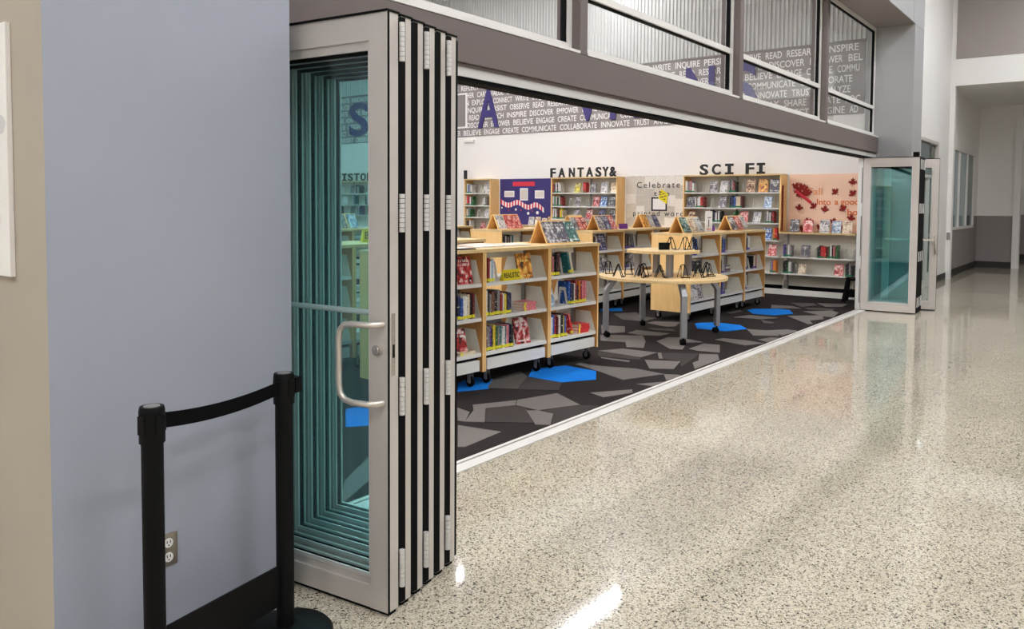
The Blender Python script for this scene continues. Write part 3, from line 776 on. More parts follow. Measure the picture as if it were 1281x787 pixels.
# ================================================================== BARRIER, OUTLET, POSTER
def stanchion(label, x, y):
    t = thing('stanchion', label, 'stanchion', (x, y, 0))
    b = MB()
    prof = [(0.172, 0.0), (0.172, 0.012), (0.165, 0.02), (0.10, 0.034), (0.045, 0.045)]
    for (r0, z0), (r1, z1) in zip(prof, prof[1:]):
        b.cyl((0, 0, z0), r0, z1 - z0, 'z', 40, 0, r1)
    b.obj('base', M['blackmetal'], t)
    MB().cyl((0, 0, 0.045), 0.032, 0.835, 'z', 28).obj('post', M['blackmetal'], t)
    c = MB().cyl((0, 0, 0.868), 0.0375, 0.098, 'z', 28)
    for a in range(4):
        c.box(0.03, 0.040, -0.014, 0.014, 0.897, 0.953, 0, Matrix.Rotation(R(90 * a + 9), 4, 'Z'))
    c.obj('belt_cassette', M['blackmetal'], t)
    MB().cyl((0, 0, 0.966), 0.0375, 0.012, 'z', 28, 0, 0.035).cyl((0, 0, 0.978), 0.024, 0.0015, 'z', 24, 1).obj('top_cap', [M['blackmetal'], M['upright']], t)
    return t
S1 = (1.255, 2.325); S2 = (1.80, 2.41)
s1 = stanchion('black belt stanchion post left of the wall outlet', *S1)
s2 = stanchion('black belt stanchion post beside the folded glass doors', *S2)
dx, dy = S2[0] - S1[0], S2[1] - S1[1]
ln = math.hypot(dx, dy); ang = math.atan2(dy, dx)
rm = Matrix.Rotation(ang, 4, 'Z')
b = MB(); N = 16
for k in range(N):
    t0, t1 = k / N, (k + 1) / N
    q = [0.044 + (ln - 0.088) * t for t in (t0, t1)]
    sg = [-0.016 * 4 * t * (1 - t) for t in (t0, t1)]
    vs = [(q[j], yy, 0.925 + sg[j] + zz) for j in (0, 1) for yy in (-0.0012, 0.0012) for zz in (-0.024, 0.024)]
    b.add(vs, [(0, 4, 5, 1), (2, 3, 7, 6), (1, 5, 7, 3), (0, 2, 6, 4), (0, 1, 3, 2), (4, 6, 7, 5)], 0, False, rm)
b.obj('belt', M['belt'], s1)
MB().box(0.031, ln - 0.031, -0.004, 0.004, 0.125, 0.275, 0, rm).obj('lower_barrier_panel', M['blackmetal'], s1)
MB().box(ln + 0.044, ln + 0.075, -0.016, 0.016, 0.897, 0.953, 0, rm).obj('belt_end_clip', M['blackmetal'], s1)

ot = tag(MB().box(1.428, 1.498, 2.613, 2.62, 0.325, 0.44).obj('wall_outlet', M['steelplate'], bevel=0.002), 'steel duplex power outlet low on the grey-blue wall', 'outlet')
for z in (0.357, 0.408):
    c = MB()
    c.cyl((1.463, 2.6105, z), 0.0165, 0.003, 'y', 20, 0)
    for sx_ in (-0.006, 0.006):
        c.box(1.463 + sx_ - 0.0012, 1.463 + sx_ + 0.0012, 2.6095, 2.611, z - 0.001, z + 0.009, 1)
    c.cyl((1.463, 2.6095, z - 0.008), 0.0025, 0.0015, 'y', 8, 1)
    c.obj('socket_face', [M['socket'], M['black']], ot)
tag(MB().box(1.072, 1.087, 2.845, 3.75, 1.352, 2.165).obj('wall_map', M['mapwhite']), 'white printed map board hung on the beige wall', 'poster')

# ================================================================== BOOKCASES
ORD = ['first', 'second', 'third', 'fourth', 'fifth', 'sixth', 'seventh', 'eighth', 'ninth', 'tenth', 'eleventh', 'twelfth', 'thirteenth',
       'fourteenth', 'fifteenth', 'sixteenth', 'seventeenth', 'eighteenth', 'nineteenth', 'twentieth']
CASE = {}
SZ = [0.29, 0.60, 0.90]
CD = 0.60
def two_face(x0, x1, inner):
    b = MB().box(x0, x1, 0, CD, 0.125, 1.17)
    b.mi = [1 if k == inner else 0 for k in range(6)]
    return b.mesh('side_panel', [M['wood'], M['wood_shaded']])
def case_meshes(W):
    W = round(W, 3)
    if W in CASE: return CASE[W]
    P = {}
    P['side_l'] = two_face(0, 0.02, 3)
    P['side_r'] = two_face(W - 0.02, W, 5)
    P['top'] = MB().box(-0.002, W + 0.002, -0.012, CD + 0.012, 1.17, 1.20).mesh('top_panel', [M['woodtop']])
    for i, z in enumerate(SZ):
        for s, nm in ((0, 'f'), (1, 'r')):
            b = MB()
            y0, y1 = (0.012, 0.275) if s == 0 else (0.325, CD - 0.012)
            b.box(0.022, W - 0.022, y0, y1, z - 0.012, z)
            yl = (y0, y0 + 0.004) if s == 0 else (y1 - 0.004, y1)
            b.box(0.022, W - 0.022, yl[0], yl[1], z - 0.03, z - 0.012)
            P['shelf%s%d' % (nm, i)] = b.mesh('shelf', [M['shelf']])
            for x, q in ((0.0215, 'l'), (W - 0.0245, 'r')):
                pts = [(0.02, z), (0.275, z), (0.275, z + 0.20), (0.085, z + 0.20)]
                if s: pts = [(CD - p[0], p[1]) for p in pts][::-1]
                bb_ = MB().prism(pts, 'x', x, x + 0.003)
                ys = 0.12 if s == 0 else CD - 0.135
                bb_.box(x - 0.0006, x + 0.0036, ys, ys + 0.015, z + 0.07, z + 0.15, 1)
                P['br%s%s%d' % (nm, q, i)] = bb_.mesh('shelf_bracket', [M['bracket'], M['shelf']])
    b = MB().box(0.045, W - 0.045, 0.012, 0.03, 0.135, 0.23).box(0.045, W - 0.045, CD - 0.03, CD - 0.012, 0.135, 0.23).box(0.045, W - 0.045, 0.03, CD - 0.03, 0.20, 0.23)
    P['base'] = b.mesh('base_frame', [M['shelf']])
    P['kick'] = MB().box(0.03, W - 0.03, 0.05, CD - 0.05, 0.23, 0.262).mesh('base_recess', [M['black']])
    P['up'] = MB().box(0.022, 0.052, 0.285, 0.315, 0.262, 1.17).box(W - 0.052, W - 0.022, 0.285, 0.315, 0.262, 1.17).mesh('upright', [M['upright']])
    P['brace'] = MB().box(0.052, W - 0.052, 0.29, 0.31, 1.09, 1.165).mesh('brace', [M['shelf']])
    for k, (x, y) in enumerate(((0.10, 0.07), (W - 0.10, 0.07), (0.10, CD - 0.07), (W - 0.10, CD - 0.07))):
        c = MB().cyl((x - 0.012, y, 0.046), 0.045, 0.024, 'x', 16, 0).cyl((x - 0.014, y, 0.046), 0.018, 0.028, 'x', 10, 1)
        c.box(x - 0.02, x - 0.0145, y - 0.018, y + 0.018, 0.04, 0.13, 1).box(x + 0.0145, x + 0.02, y - 0.018, y + 0.018, 0.04, 0.13, 1).box(x - 0.02, x + 0.02, y - 0.02, y + 0.02, 0.125, 0.135, 1)
        P['caster%d' % k] = c.mesh('caster', [M['black'], M['upright']])
    CASE[W] = P
    return P
def bookcase(label, x, y, rz, W, group):
    t = thing('bookcase', label, 'bookcase', (x, y, 0), rz, group)
    for k, me in case_meshes(W).items():
        link(me.name.split('.')[0], me, t)
    return t

def row(x, y, deg, widths, labels, group):
    out = []
    for W, lb in zip(widths, labels):
        out.append((bookcase(lb, x, y, R(deg), W - 0.006, group), W))
        x += W * math.cos(R(deg)); y += W * math.sin(R(deg))
    return out

FROW = row(4.51, 4.473, -4.5, [0.89, 0.895, 0.80],
    ['near maple bookcase on wheels half hidden by the folded doors', 'near maple bookcase on wheels holding the yellow REALISTIC sign', 'near maple bookcase on wheels closest to the round table'], 'near row of maple bookcases')
RROW = row(10.045, 4.62, -1.5, [0.945, 0.89, 0.80],
    ['maple bookcase on wheels whose plain end panel stands behind the round table', 'middle maple bookcase of the row under the SCI FI letters', 'maple bookcase at the far end of the row beside the white wall shelves'], 'maple bookcases before the science fiction shelves')
MROW = row(9.96, 6.12, 1.7, [0.98, 1.03, 0.90],
    ['maple bookcase on wheels seen just past the near row', 'maple bookcase on wheels seen between the near row and round table', 'maple bookcase on wheels hidden behind the round table shelf'], 'middle row of maple bookcases')
LROW = row(9.38, 7.34, 0.0, [0.92, 0.92, 0.92],
    ['maple bookcase below the blue board with its plain end showing', 'second maple bookcase of the row below the blue board', 'third maple bookcase of the row below the blue board'], 'maple bookcases below the blue board')
KROW = row(7.10, 9.06, 0.0, [0.92, 0.92, 0.92, 0.92],
    ['maple bookcase seen through the teal door glass under the HISTORY shelves', 'second maple bookcase of the rearmost row', 'third maple bookcase of the rearmost row', 'maple bookcase ending the rearmost row, below the tall narrow wall shelf'], 'rearmost row of maple bookcases')
GROW = row(4.20, 5.83, -4.0, [0.92, 0.90, 0.90],
    ['maple bookcase behind the near row, seen through the teal glass', 'second maple bookcase behind the near row', 'maple bookcase behind the near row with only its top showing'], 'maple bookcases behind the near row')

# ------------------------------------------------------------------ wall shelving (fronts face the camera, against the end wall)
WX = 14.275
TZ = [0.115, 0.383, 0.68, 0.962, 1.27, 1.54, 1.825]
WDEP = EX - WX - 0.003
def wall_unit(label, y, W, tall=True, x=WX, rz=-90, right_from=0.0):
    t = thing('wall_shelf', label, 'bookshelf', (x, y, 0), R(rz), 'shelves along the library walls')
    zt = 2.155 if tall else 1.115
    zs = TZ if tall else TZ[:3]
    D = WDEP
    MB().box(0, W, -0.01, D, zt - 0.028, zt).obj('top_panel', M['woodtop'], t)
    z0 = 0.0 if tall else 0.9
    if tall:
        MB().box(0, 0.025, 0, D, 0.0, zt - 0.028).obj('side_panel', M['wood'], t)
        MB().box(W - 0.025, W, 0, D, right_from, zt - 0.028).obj('side_panel', M['wood'], t)
    MB().box(0.025, W - 0.025, D - 0.012, D, 0.14, zt - 0.028).obj('back_panel', M['bracket'], t)
    MB().box(0.0, W, 0.02, 0.035, 0.0, 0.1).obj('plinth', M['shelf'], t)
    MB().box(0.03, W - 0.03, D - 0.012, D, 0.0, 0.14).obj('dark_gap_plate', M['black'], t)  # black plate added in place of the dark open gap below the back
    for z in zs:
        if z < 0.2: continue
        MB().box(0.025, W - 0.025, 0.0, D - 0.012, z - 0.022, z).obj('shelf', M['shelf'], t)
    nb = max(1, round(W / 0.92))
    for k in range(1, nb) if tall else range(0, nb + 1):
        xx = min(max(W * k / nb, 0.03), W - 0.06)
        MB().box(xx, xx + 0.03, D - 0.042, D - 0.012, 0.0, zt - 0.03).obj('upright', M['upright'], t)
        for z in (0.1, 0.383, 0.68):
            if not tall: MB().prism([(0.03, z), (D - 0.045, z), (D - 0.045, z + 0.17), (0.1, z + 0.15)], 'x', xx + 0.012, xx + 0.016).obj('shelf_bracket', M['shelf'], t)
    return t
SCIFI = wall_unit('tall wall shelf topped by the SCI FI letters', 6.75, 1.885, right_from=1.09)
FANT = wall_unit('tall wall shelf topped by the FANTASY letters', 9.83, 1.63)
NARR = wall_unit('narrow tall wall shelf left of the blue board', 12.29, 0.79)
HIST = wall_unit('tall wall shelf topped by the HISTORY letters seen through teal glass', 17.3, 2.6)
LOWO = wall_unit('low white wall shelf with a maple ledge under the peach board', 4.86, 1.27, tall=False)
LOWB = wall_unit('low white wall shelf with a maple ledge under the blue board', 11.495, 1.66, tall=False)
LOWP = wall_unit('low white wall shelf with a maple ledge under the page-covered board', 8.195, 1.44, tall=False)
MANG = wall_unit('tall wall shelf topped by the MANGA letters on the opposite wall', 4.1, 2.75, x=1.3 + WDEP + 0.004, rz=90)

# ================================================================== BOOKS
BH, BT, BD = 0.22, 0.03, 0.15
def book_me(c):
    b = MB()
    b.box(0, BT, 0, 0.003, 0, BH, 0).box(0, 0.0025, 0.003, BD, 0, BH, 0).box(BT - 0.0025, BT, 0.003, BD, 0, BH, 0)
    return b.mesh('book', [M['bk_' + c]])
PAGE = MB().box(0.0025, BT - 0.0025, 0.003, BD - 0.004, 0.003, BH - 0.003).mesh('page_block', [M['page']])
LAB = {k: MB().box(-0.0004, BT + 0.0004, -0.0012, 0.02, 0.008, 0.036).mesh('spine_label', [M[k]]) for k in ('yellowlabel', 'greenlabel', 'purplelabel')}
BM = {c: book_me(c) for c in BOOK}
FW = 0.155
def face_me(c):
    b = MB()
    b.box(0, FW, 0, 0.003, 0, BH, 0).box(0, 0.003, 0.003, 0.024, 0, BH, 0).box(0, FW, 0.024, 0.027, 0, BH, 0)
    return b.mesh('book', [M['fc_' + c]])
FPAGE = MB().box(0.003, FW - 0.004, 0.003, 0.024, 0.003, BH - 0.003).mesh('page_block', [M['page']])
FM = {c: face_me(c) for c in FACE}
# bookend: tapered plate with a cut-out, foot under the books
_pts = [(0.02, 0), (0.15, 0), (0.13, 0.17), (0.055, 0.17)]
be = MB().prism([(0.02, 0.002), (0.045, 0.002), (0.073, 0.135), (0.055, 0.17)], 'x', 0, 0.003).prism([(0.125, 0.002), (0.15, 0.002), (0.13, 0.17), (0.112, 0.135)], 'x', 0, 0.003)
be.prism([(0.073, 0.135), (0.112, 0.135), (0.13, 0.17), (0.055, 0.17)], 'x', 0, 0.003).box(-0.09, 0.003, 0.03, 0.14, 0, 0.002)
BEND = be.mesh('bookend', [M['shelf']])

COUNT = {}
def put(ob, t, mtx):
    ob.matrix_world = t.matrix_basis @ mtx
def T(x, y, z): return Matrix.Translation((x, y, z))
def rot(a, ax): return Matrix.Rotation(R(a), 4, ax)

def add_label(o, what, where, unit, group):
    k = (where, unit)
    n = COUNT.get(k, 0); COUNT[k] = n + 1
    tag(o, '%s, %s along the %s of the %s' % (what, ORD[min(n, 19)], where, unit), 'book', group)

PILE = []     # books of the shelves no one can pick apart: joined into one object below
def fill_far(t, z, items, y0=0.03):
    for x, kind, arg in [i_[:3] for i_ in items]:
        if kind == 'B':
            for c in arg:
                sx = RND.uniform(0.62, 1.2)
                PILE.append((c, t.matrix_basis @ T(x, y0 + RND.uniform(-0.006, 0.008), z + 0.0005) @ Matrix.Diagonal((sx, 1, RND.uniform(0.82, 1.06), 1))))
                x += BT * sx + 0.0012
        elif kind == 'F':
            PILE.append(('f' + arg, t.matrix_basis @ T(x, y0 + 0.03, z + 0.001) @ rot(-14, 'X') @ T(-FW / 2, 0, 0)))
def fill(t, unit, where, z, items, lab='yellowlabel', y0=0.035, pages=False, hs=1.0):
    """stand the listed things on one shelf of unit t, in reading order"""
    t_m = t.matrix_basis
    grp = 'books in the ' + unit
    for it in items:
        x, kind, arg = it[0], it[1], it[2]
        if kind == 'B':
            for c in arg:
                if c == ' ': x += 0.03; continue
                o = link('book', BM[c])
                sx = RND.uniform(0.62, 1.2); sz = RND.uniform(0.82, 1.06) * hs
                o.matrix_world = t_m @ T(x, y0 + RND.uniform(-0.006, 0.008), z + 0.0005) @ Matrix.Diagonal((sx, RND.uniform(0.86, 1.05), sz, 1))
                link('page_block', PAGE, o)
                if lab: link('spine_label', LAB[lab], o)
                add_label(o, BOOK[c][0] + ' book', where, unit, grp)
                x += BT * sx + 0.0012
        elif kind == 'L':      # leaning book(s), top towards the end of the shelf the lean points to
            for c in arg:
                o = link('book', BM[c])
                a = it[3] if len(it) > 3 else -14
                o.matrix_world = t_m @ T(x, y0, z + 0.001 + (0 if a < 0 else BT * math.sin(R(a)))) @ rot(-a if a < 0 else -a, 'Y') @ Matrix.Diagonal((0.8, 1, 0.98 * hs, 1)) if False else t_m @ T(x, y0, z + 0.001 + (BT * 0.8 * math.sin(R(abs(a))) if a < 0 else 0)) @ rot(a if a < 0 else a, 'Y') @ T(0, 0, 0) @ Matrix.Diagonal((0.8, 1, 0.98 * hs, 1))
                link('page_block', PAGE, o)
                if lab: link('spine_label', LAB[lab], o)
                add_label(o, BOOK[c][0] + ' leaning book', where, unit, grp)
                x += 0.034
        elif kind == 'F':
            sc = it[3] if len(it) > 3 else 1.0
            yaw = it[4] if len(it) > 4 else 0.0
            o = link('book', FM[arg])
            o.matrix_world = t_m @ T(x, y0 + 0.03, z + 0.001) @ rot(yaw, 'Z') @ rot(-14, 'X') @ T(-FW / 2 * sc, 0, 0.0) @ Matrix.Diagonal((sc, 1, sc, 1)) 
            link('page_block', FPAGE, o)
            add_label(o, FACE[arg][0] + ' face-out book', where, unit, grp)
        elif kind == 'S':
            zz = z + 0.0005
            for c in arg:
                o = link('book', BM[c])
                st = RND.uniform(0.75, 1.1)
                o.matrix_world = t_m @ T(x + RND.uniform(0, 0.012), y0 + RND.uniform(0, 0.01), zz + BT * st) @ rot(90, 'Y') @ Matrix.Diagonal((st, 1, RND.uniform(0.78, 0.86), 1))
                link('page_block', PAGE, o)
                if lab: link('spine_label', LAB[lab], o)
                add_label(o, BOOK[c][0] + ' flat book', where, unit, grp)
                zz += BT * st + 0.0008
        elif kind == 'E':
            o = link('bookend', BEND)
            o.matrix_world = t_m @ T(x, y0 - 0.01, z + 0.0005)
            k = ('e', where, unit); n_ = COUNT.get(k, 0); COUNT[k] = n_ + 1
            tag(o, 'white steel bookend, %s along the %s of the %s' % (ORD[n_], where, unit), 'bookend', 'white steel bookends')

TOP, MID, BOT = 'top shelf', 'middle shelf', 'bottom shelf'
a, b, c = (q[0] for q in FROW)
UA, UB, UC = 'bookcase by the doors', 'yellow-sign bookcase', 'bookcase before the table'
fill(a, UA, TOP, SZ[2], [(0.05, 'B', 'knwg'), (0.53, 'F', 'R', 1.1, -6), (0.72, 'F', 'R', 1.1, -6)])
fill(a, UA, MID, SZ[1], [(0.06, 'B', 'wgk'), (0.60, 'E', ''), (0.604, 'B', 'nbwwckm')])
fill(a, UA, BOT, SZ[0], [(0.08, 'B', 'rkg'), (0.62, 'S', 'c'), (0.66, 'F', 'R', 1.05, -8)])
fill(b, UB, TOP, SZ[2], [(0.035, 'B', 'mrwsw'), (0.215, 'E', ''), (0.63, 'F', 'O', 1.08, -8)])
fill(b, UB, MID, SZ[1], [(0.035, 'B', 'wkgdmkgrwyknn'), (0.43, 'E', ''), (0.56, 'S', 'ppp')])
fill(b, UB, BOT, SZ[0], [(0.035, 'B', 'rgvkyGgtwtpnk'), (0.445, 'E', ''), (0.60, 'F', 'R', 1.12, -6)])
fill(c, UC, TOP, SZ[2], [(0.035, 'B', 'kdpkkm'), (0.26, 'E', ''), (0.36, 'L', 'tc', -16)])
fill(c, UC, MID, SZ[1], [(0.10, 'F', 'S', 1.0, 5), (0.34, 'E', ''), (0.345, 'B', 'bnkwrkorprp')])
fill(c, UC, BOT, SZ[0], [(0.035, 'B', 'cwbrmcwkybr'), (0.40, 'L', 'R', -18), (0.50, 'S', 'RRR')])
# a few backs showing on the far side of the near row
for t, u in ((a, UA), (b, UB), (c, UC)):
    for wh, z in (('rear top shelf', SZ[2]), ('rear middle shelf', SZ[1]), ('rear bottom shelf', SZ[0])):
        fill_far(t, z, [(0.08, 'B', 'kmdknkgk')], y0=0.36)

ra, rb_, rc = (q[0] for q in RROW)
UR = ['bookcase behind the table', 'middle bookcase under SCI FI', 'end bookcase under SCI FI']
fill(ra, UR[0], TOP, SZ[2], [(0.115, 'B', 'wkbnbg'), (0.24, 'E', '')], 'purplelabel')
fill(ra, UR[0], MID, SZ[1], [(0.125, 'B', 'kngk'), (0.26, 'F', 'N', 0.9, 0), (0.45, 'F', 'K', 0.95, 0)], 'purplelabel')
fill(ra, UR[0], BOT, SZ[0], [(0.10, 'F', 'K', 1.0, 0), (0.28, 'F', 'W', 1.0, -8), (0.44, 'F', 'G', 1.0, -8)], 'purplelabel')
fill(rb_, UR[1], TOP, SZ[2], [(0.115, 'B', 'kbbn')], 'purplelabel')
fill(rb_, UR[1], MID, SZ[1], [(0.115, 'B', 'kwg'), (0.25, 'S', 'gdwg')], 'purplelabel')
fill(rb_, UR[1], BOT, SZ[0], [(0.115, 'B', 'nvbg'), (0.24, 'L', 'v', -16)], 'purplelabel')
fill(rc, UR[2], TOP, SZ[2], [(0.115, 'B', 'nkww'), (0.22, 'E', '')], 'purplelabel')
fill(rc, UR[2], MID, SZ[1], [(0.115, 'B', 'wkg'), (0.30, 'E', ''), (0.385, 'B', 'kgcdp')], 'purplelabel')
fill(rc, UR[2], BOT, SZ[0], [(0.115, 'B', 'wg')], 'purplelabel')
ma, mb_, mc = (q[0] for q in MROW)
UM = ['bookcase past the near row', 'second middle row bookcase', 'bookcase behind the table shelf']
fill(ma, UM[0], TOP, SZ[2], [(0.100, 'B', 'kgw'), (0.45, 'F', 'N', 1.15, -8)], 'purplelabel')
fill(ma, UM[0], MID, SZ[1], [(0.100, 'B', 'gk'), (0.35, 'F', 'G', 0.95, 0), (0.55, 'F', 'G', 0.9, 0)], 'purplelabel')
fill(mb_, UM[1], TOP, SZ[2], [(0.100, 'B', 'kddkkg'), (0.36, 'L', 'gk', -16), (0.50, 'E', '')], 'purplelabel')
fill(mb_, UM[1], MID, SZ[1], [(0.110, 'B', 'kkgkk'), (0.42, 'F', 'G', 1.0, 0)], 'purplelabel')
fill_far(mc, SZ[2], [(0.05, 'B', 'kgbn')])
la = LROW[0][0]
fill(la, 'bookcase below the blue board', TOP, SZ[2], [(0.090, 'B', 'knwkgkwtk')], 'purplelabel')
fill_far(LROW[1][0], SZ[2], [(0.05, 'B', 'kwgnk')])
fill_far(KROW[3][0], SZ[2], [(0.40, 'F', 'P', 1.0, 0), (0.6, 'F', 'W', 1.0, 0)])

S1_, S2_, S3_, S4_, S5_, S6_ = 'highest shelf', 'second shelf', 'third shelf', 'fourth shelf', 'fifth shelf', 'lowest shelf'
def wfill(t, u, wh, z, items): fill(t, u, wh, z, items, 'greenlabel', y0=0.03)
W_ = 1.885
u = 'SCI FI wall shelf'
wfill(SCIFI, u, S1_, TZ[6], [(0.03, 'B', 'cwggpgw'), (0.375, 'E', ''), (0.58, 'F', 'G'), (0.78, 'F', 'W', 1.0, -12), (0.90, 'B', 'gkgrk'), (1.16, 'E', ''), (1.30, 'F', 'D', 1.1), (1.53, 'F', 'O', 1.12), (1.74, 'F', 'K', 1.12)])
wfill(SCIFI, u, S2_, TZ[5], [(0.13, 'F', 'K', 1.0, 10), (0.24, 'B', 'wkwwRr'), (0.55, 'E', ''), (0.76, 'F', 'G', 1.02, -8), (0.92, 'B', 'knnbcccm'), (1.36, 'E', ''), (1.62, 'F', 'S', 1.0, -8)])
wfill(SCIFI, u, S3_, TZ[4], [(0.14, 'F', 'D', 1.0), (0.50, 'B', 'pwkGknwkwk'), (0.98, 'L', 'G', 12), (1.18, 'F', 'P', 0.95), (1.42, 'F', 'W', 0.95, -10), (1.60, 'B', 'gwgwkr')])
wfill(SCIFI, u, S4_, TZ[3], [(1.62, 'F', 'B', 1.0), (1.75, 'B', 'oR')])
wfill(SCIFI, u, S5_, TZ[2], [(1.45, 'E', ''), (1.72, 'F', 'P', 0.95)])
wfill(SCIFI, u, S6_, TZ[1], [(1.50, 'E', ''), (1.70, 'B', 'gvoo')])
u = 'FANTASY wall shelf'
wfill(FANT, u, S1_, TZ[6], [(0.035, 'B', 'rkwkww'), (0.62, 'F', 'Y', 0.95, -10), (0.80, 'B', 'RR'), (0.95, 'E', ''), (1.02, 'F', 'K', 0.9), (1.28, 'F', 'W', 1.0), (1.50, 'F', 'C', 0.95, -8)])
wfill(FANT, u, S2_, TZ[5], [(0.035, 'B', 'wgGwkGwkr'), (0.44, 'E', ''), (0.63, 'F', 'G', 1.0, -8), (0.86, 'E', ''), (1.09, 'F', 'R', 1.02), (1.27, 'F', 'B', 1.0), (1.47, 'F', 'K', 1.0)])
wfill(FANT, u, S3_, TZ[4], [(0.035, 'B', 'wnwgmkoyc'), (0.62, 'F', 'G', 1.0), (0.92, 'F', 'R', 1.0), (1.22, 'F', 'N', 1.0, -8), (1.47, 'F', 'K', 1.0, -10)])
wfill(FANT, u, S4_, TZ[3], [(1.50, 'F', 'G', 0.9)])
u = 'narrow tall wall shelf'
wfill(NARR, u, S1_, TZ[6], [(0.035, 'B', 'Gwbggw'), (0.40, 'E', ''), (0.62, 'F', 'W', 1.15)])
wfill(NARR, u, S2_, TZ[5], [(0.035, 'B', 'wRRrwkG'), (0.52, 'E', ''), (0.58, 'B', 'wg')])
wfill(NARR, u, S3_, TZ[4], [(0.035, 'B', 'gcggG'), (0.36, 'E', ''), (0.62, 'F', 'W', 0.9, -8)])
wfill(NARR, u, S4_, TZ[3], [(0.035, 'B', 'kkmkw'), (0.50, 'F', 'R', 0.9)])
fill_far(HIST, TZ[6], [(0.55, 'B', 'gkw'), (0.82, 'E', ''), (1.05, 'F', 'G'), (1.25, 'B', 'kgwgk'), (1.6, 'E', ''), (1.7, 'B', 'wgkwt')])
fill_far(HIST, TZ[5], [(0.60, 'E', ''), (0.75, 'F', 'W', 1.0, -10), (1.1, 'B', 'wkgt'), (1.4, 'E', ''), (1.6, 'B', 'kgkw')])
fill_far(HIST, TZ[4], [(0.55, 'B', 'kk'), (0.85, 'E', ''), (1.05, 'F', 'K'), (1.3, 'B', 'gwkbn'), (1.7, 'B', 'kkw')])
u = 'peach board low shelf'
wfill(LOWO, u, 'upper shelf', TZ[2], [(0.05, 'B', 'vngwg'), (0.24, 'E', ''), (0.42, 'F', 'K', 0.98), (0.60, 'E', ''), (0.64, 'B', 'kkRRR'), (0.80, 'B', 'mGwkpdG'), (1.09, 'E', '')])
wfill(LOWO, u, 'lower shelf', TZ[1], [(0.05, 'B', 'kkkGwg'), (0.25, 'E', ''), (0.37, 'F', 'C', 0.8), (0.99, 'F', 'P', 0.95), (1.10, 'E', ''), (1.11, 'B', 'kkgk')])
LEDGE = 1.1155
fill(LOWO, 'peach board', 'ledge', LEDGE, [(0.20, 'F', 'K', 1.05), (0.44, 'F', 'P', 1.05), (0.72, 'F', 'W', 1.05), (0.92, 'F', 'S', 0.98), (1.10, 'F', 'C', 1.02)], None, y0=0.08)
fill(LOWB, 'blue board', 'ledge', LEDGE, [(1.05, 'F', 'W', 0.85), (1.22, 'F', 'C', 0.85), (1.40, 'F', 'C', 0.75), (1.56, 'F', 'D', 0.95)], None, y0=0.08)
for wh, z in ((S1_, TZ[6]), (S2_, TZ[5]), (S3_, TZ[4]), (S4_, TZ[3]), (S5_, TZ[2])):
    fill_far(MANG, z, [(0.1, 'B', 'kgwrkbk'), (0.6, 'F', 'G'), (1.0, 'B', 'wgkkrw'), (1.6, 'F', 'R')])

pile_m = []
pile = MB()
for k, mx in PILE:
    src = FM[k[1:]] if k[0] == 'f' else BM[k]
    mt = src.materials[0]
    if mt not in pile_m: pile_m.append(mt)
    pile.add([v.co for v in src.vertices], [tuple(q.vertices) for q in src.polygons], pile_m.index(mt), False, mx)
    pg = FPAGE if k[0] == 'f' else PAGE
    if M['page'] not in pile_m: pile_m.append(M['page'])
    pile.add([v.co for v in pg.vertices], [tuple(q.vertices) for q in pg.polygons], pile_m.index(M['page']), False, mx)
tag(pile.obj('books', pile_m), 'far and half hidden books standing on the rearmost and rear shelves', 'books', None, 'stuff')

# ================================================================== DISPLAYS ON THE BOOKCASES
def display_tent(label, t, x0, L, fronts, where, yc=0.30, extra=None):
    """wooden A-frame stand on a bookcase top, face-out books leaning on its front slope"""
    m = t.matrix_basis @ T(x0, yc, 1.2005)
    o = thing('display_stand', label, 'display stand', m.translation, m.to_euler().z, 'wooden A-frame display stands')
    hgt, half, th = 0.225, 0.118, 0.012
    for s, nm in ((-1, 'front_board'), (1, 'rear_board')):
        pts = [(s * half, 0.0), (s * (half - th * 1.1), 0.0), (s * 0.002, hgt), (s * 0.014, hgt)]
        if s > 0: pts = pts[::-1]
        MB().prism([(p[0], p[1]) for p in pts], 'x', 0, L).obj(nm, M['wood'], o)
        MB().box(0, L, min(s * half, s * (half + 0.032)), max(s * half, s * (half + 0.032)), 0, 0.010).obj('book_ledge', M['wood'], o)
    n = len(fronts)
    a = math.degrees(math.atan2(half, hgt))
    for i, c in enumerate(fronts):
        bo = link('book', FM[c])
        sc = 0.92 if L / n < 0.16 else 1.05
        bo.matrix_world = m @ T((i + 0.5) * L / n - FW * sc / 2, -half - 0.030, 0.0115) @ rot(-a, 'X') @ Matrix.Diagonal((sc, 1, sc, 1))
        link('page_block', FPAGE, bo)
        add_label(bo, FACE[c][0] + ' display book', 'stand', where, 'books on the wooden display stands')
    return o
display_tent('wooden A-frame book stand on the near bookcase beside the table', c, 0.18, 0.50, 'GKT', 'near end bookcase')
display_tent('wooden A-frame book stand on the bookcase below the blue board', LROW[0][0], 0.16, 0.60, 'WPP', 'bookcase below the blue board')
display_tent('wooden A-frame book stand on the maple bookcase past the near row', ma, 0.0, 0.38, 'GPR', 'middle row', yc=0.43)
display_tent('wooden A-frame book stand left of the purple card on the middle row', ma, 0.30, 0.52, 'GNP', 'purple card bookcase', yc=0.17)
display_tent('wooden A-frame book stand before the page-covered board', mc, 0.04, 0.60, 'OWN', 'page board row')
display_tent('wooden A-frame book stand over the plain maple end panel', ra, 0.14, 0.62, 'TCW', 'plain end bookcase')
display_tent('wooden A-frame book stand under the SCI FI letters', rb_, 0.80, 0.62, 'GPW', 'row under SCI FI')
display_tent('wooden A-frame book stand seen through the teal door glass', KROW[0][0], 0.55, 0.65, 'GGS', 'rearmost row')

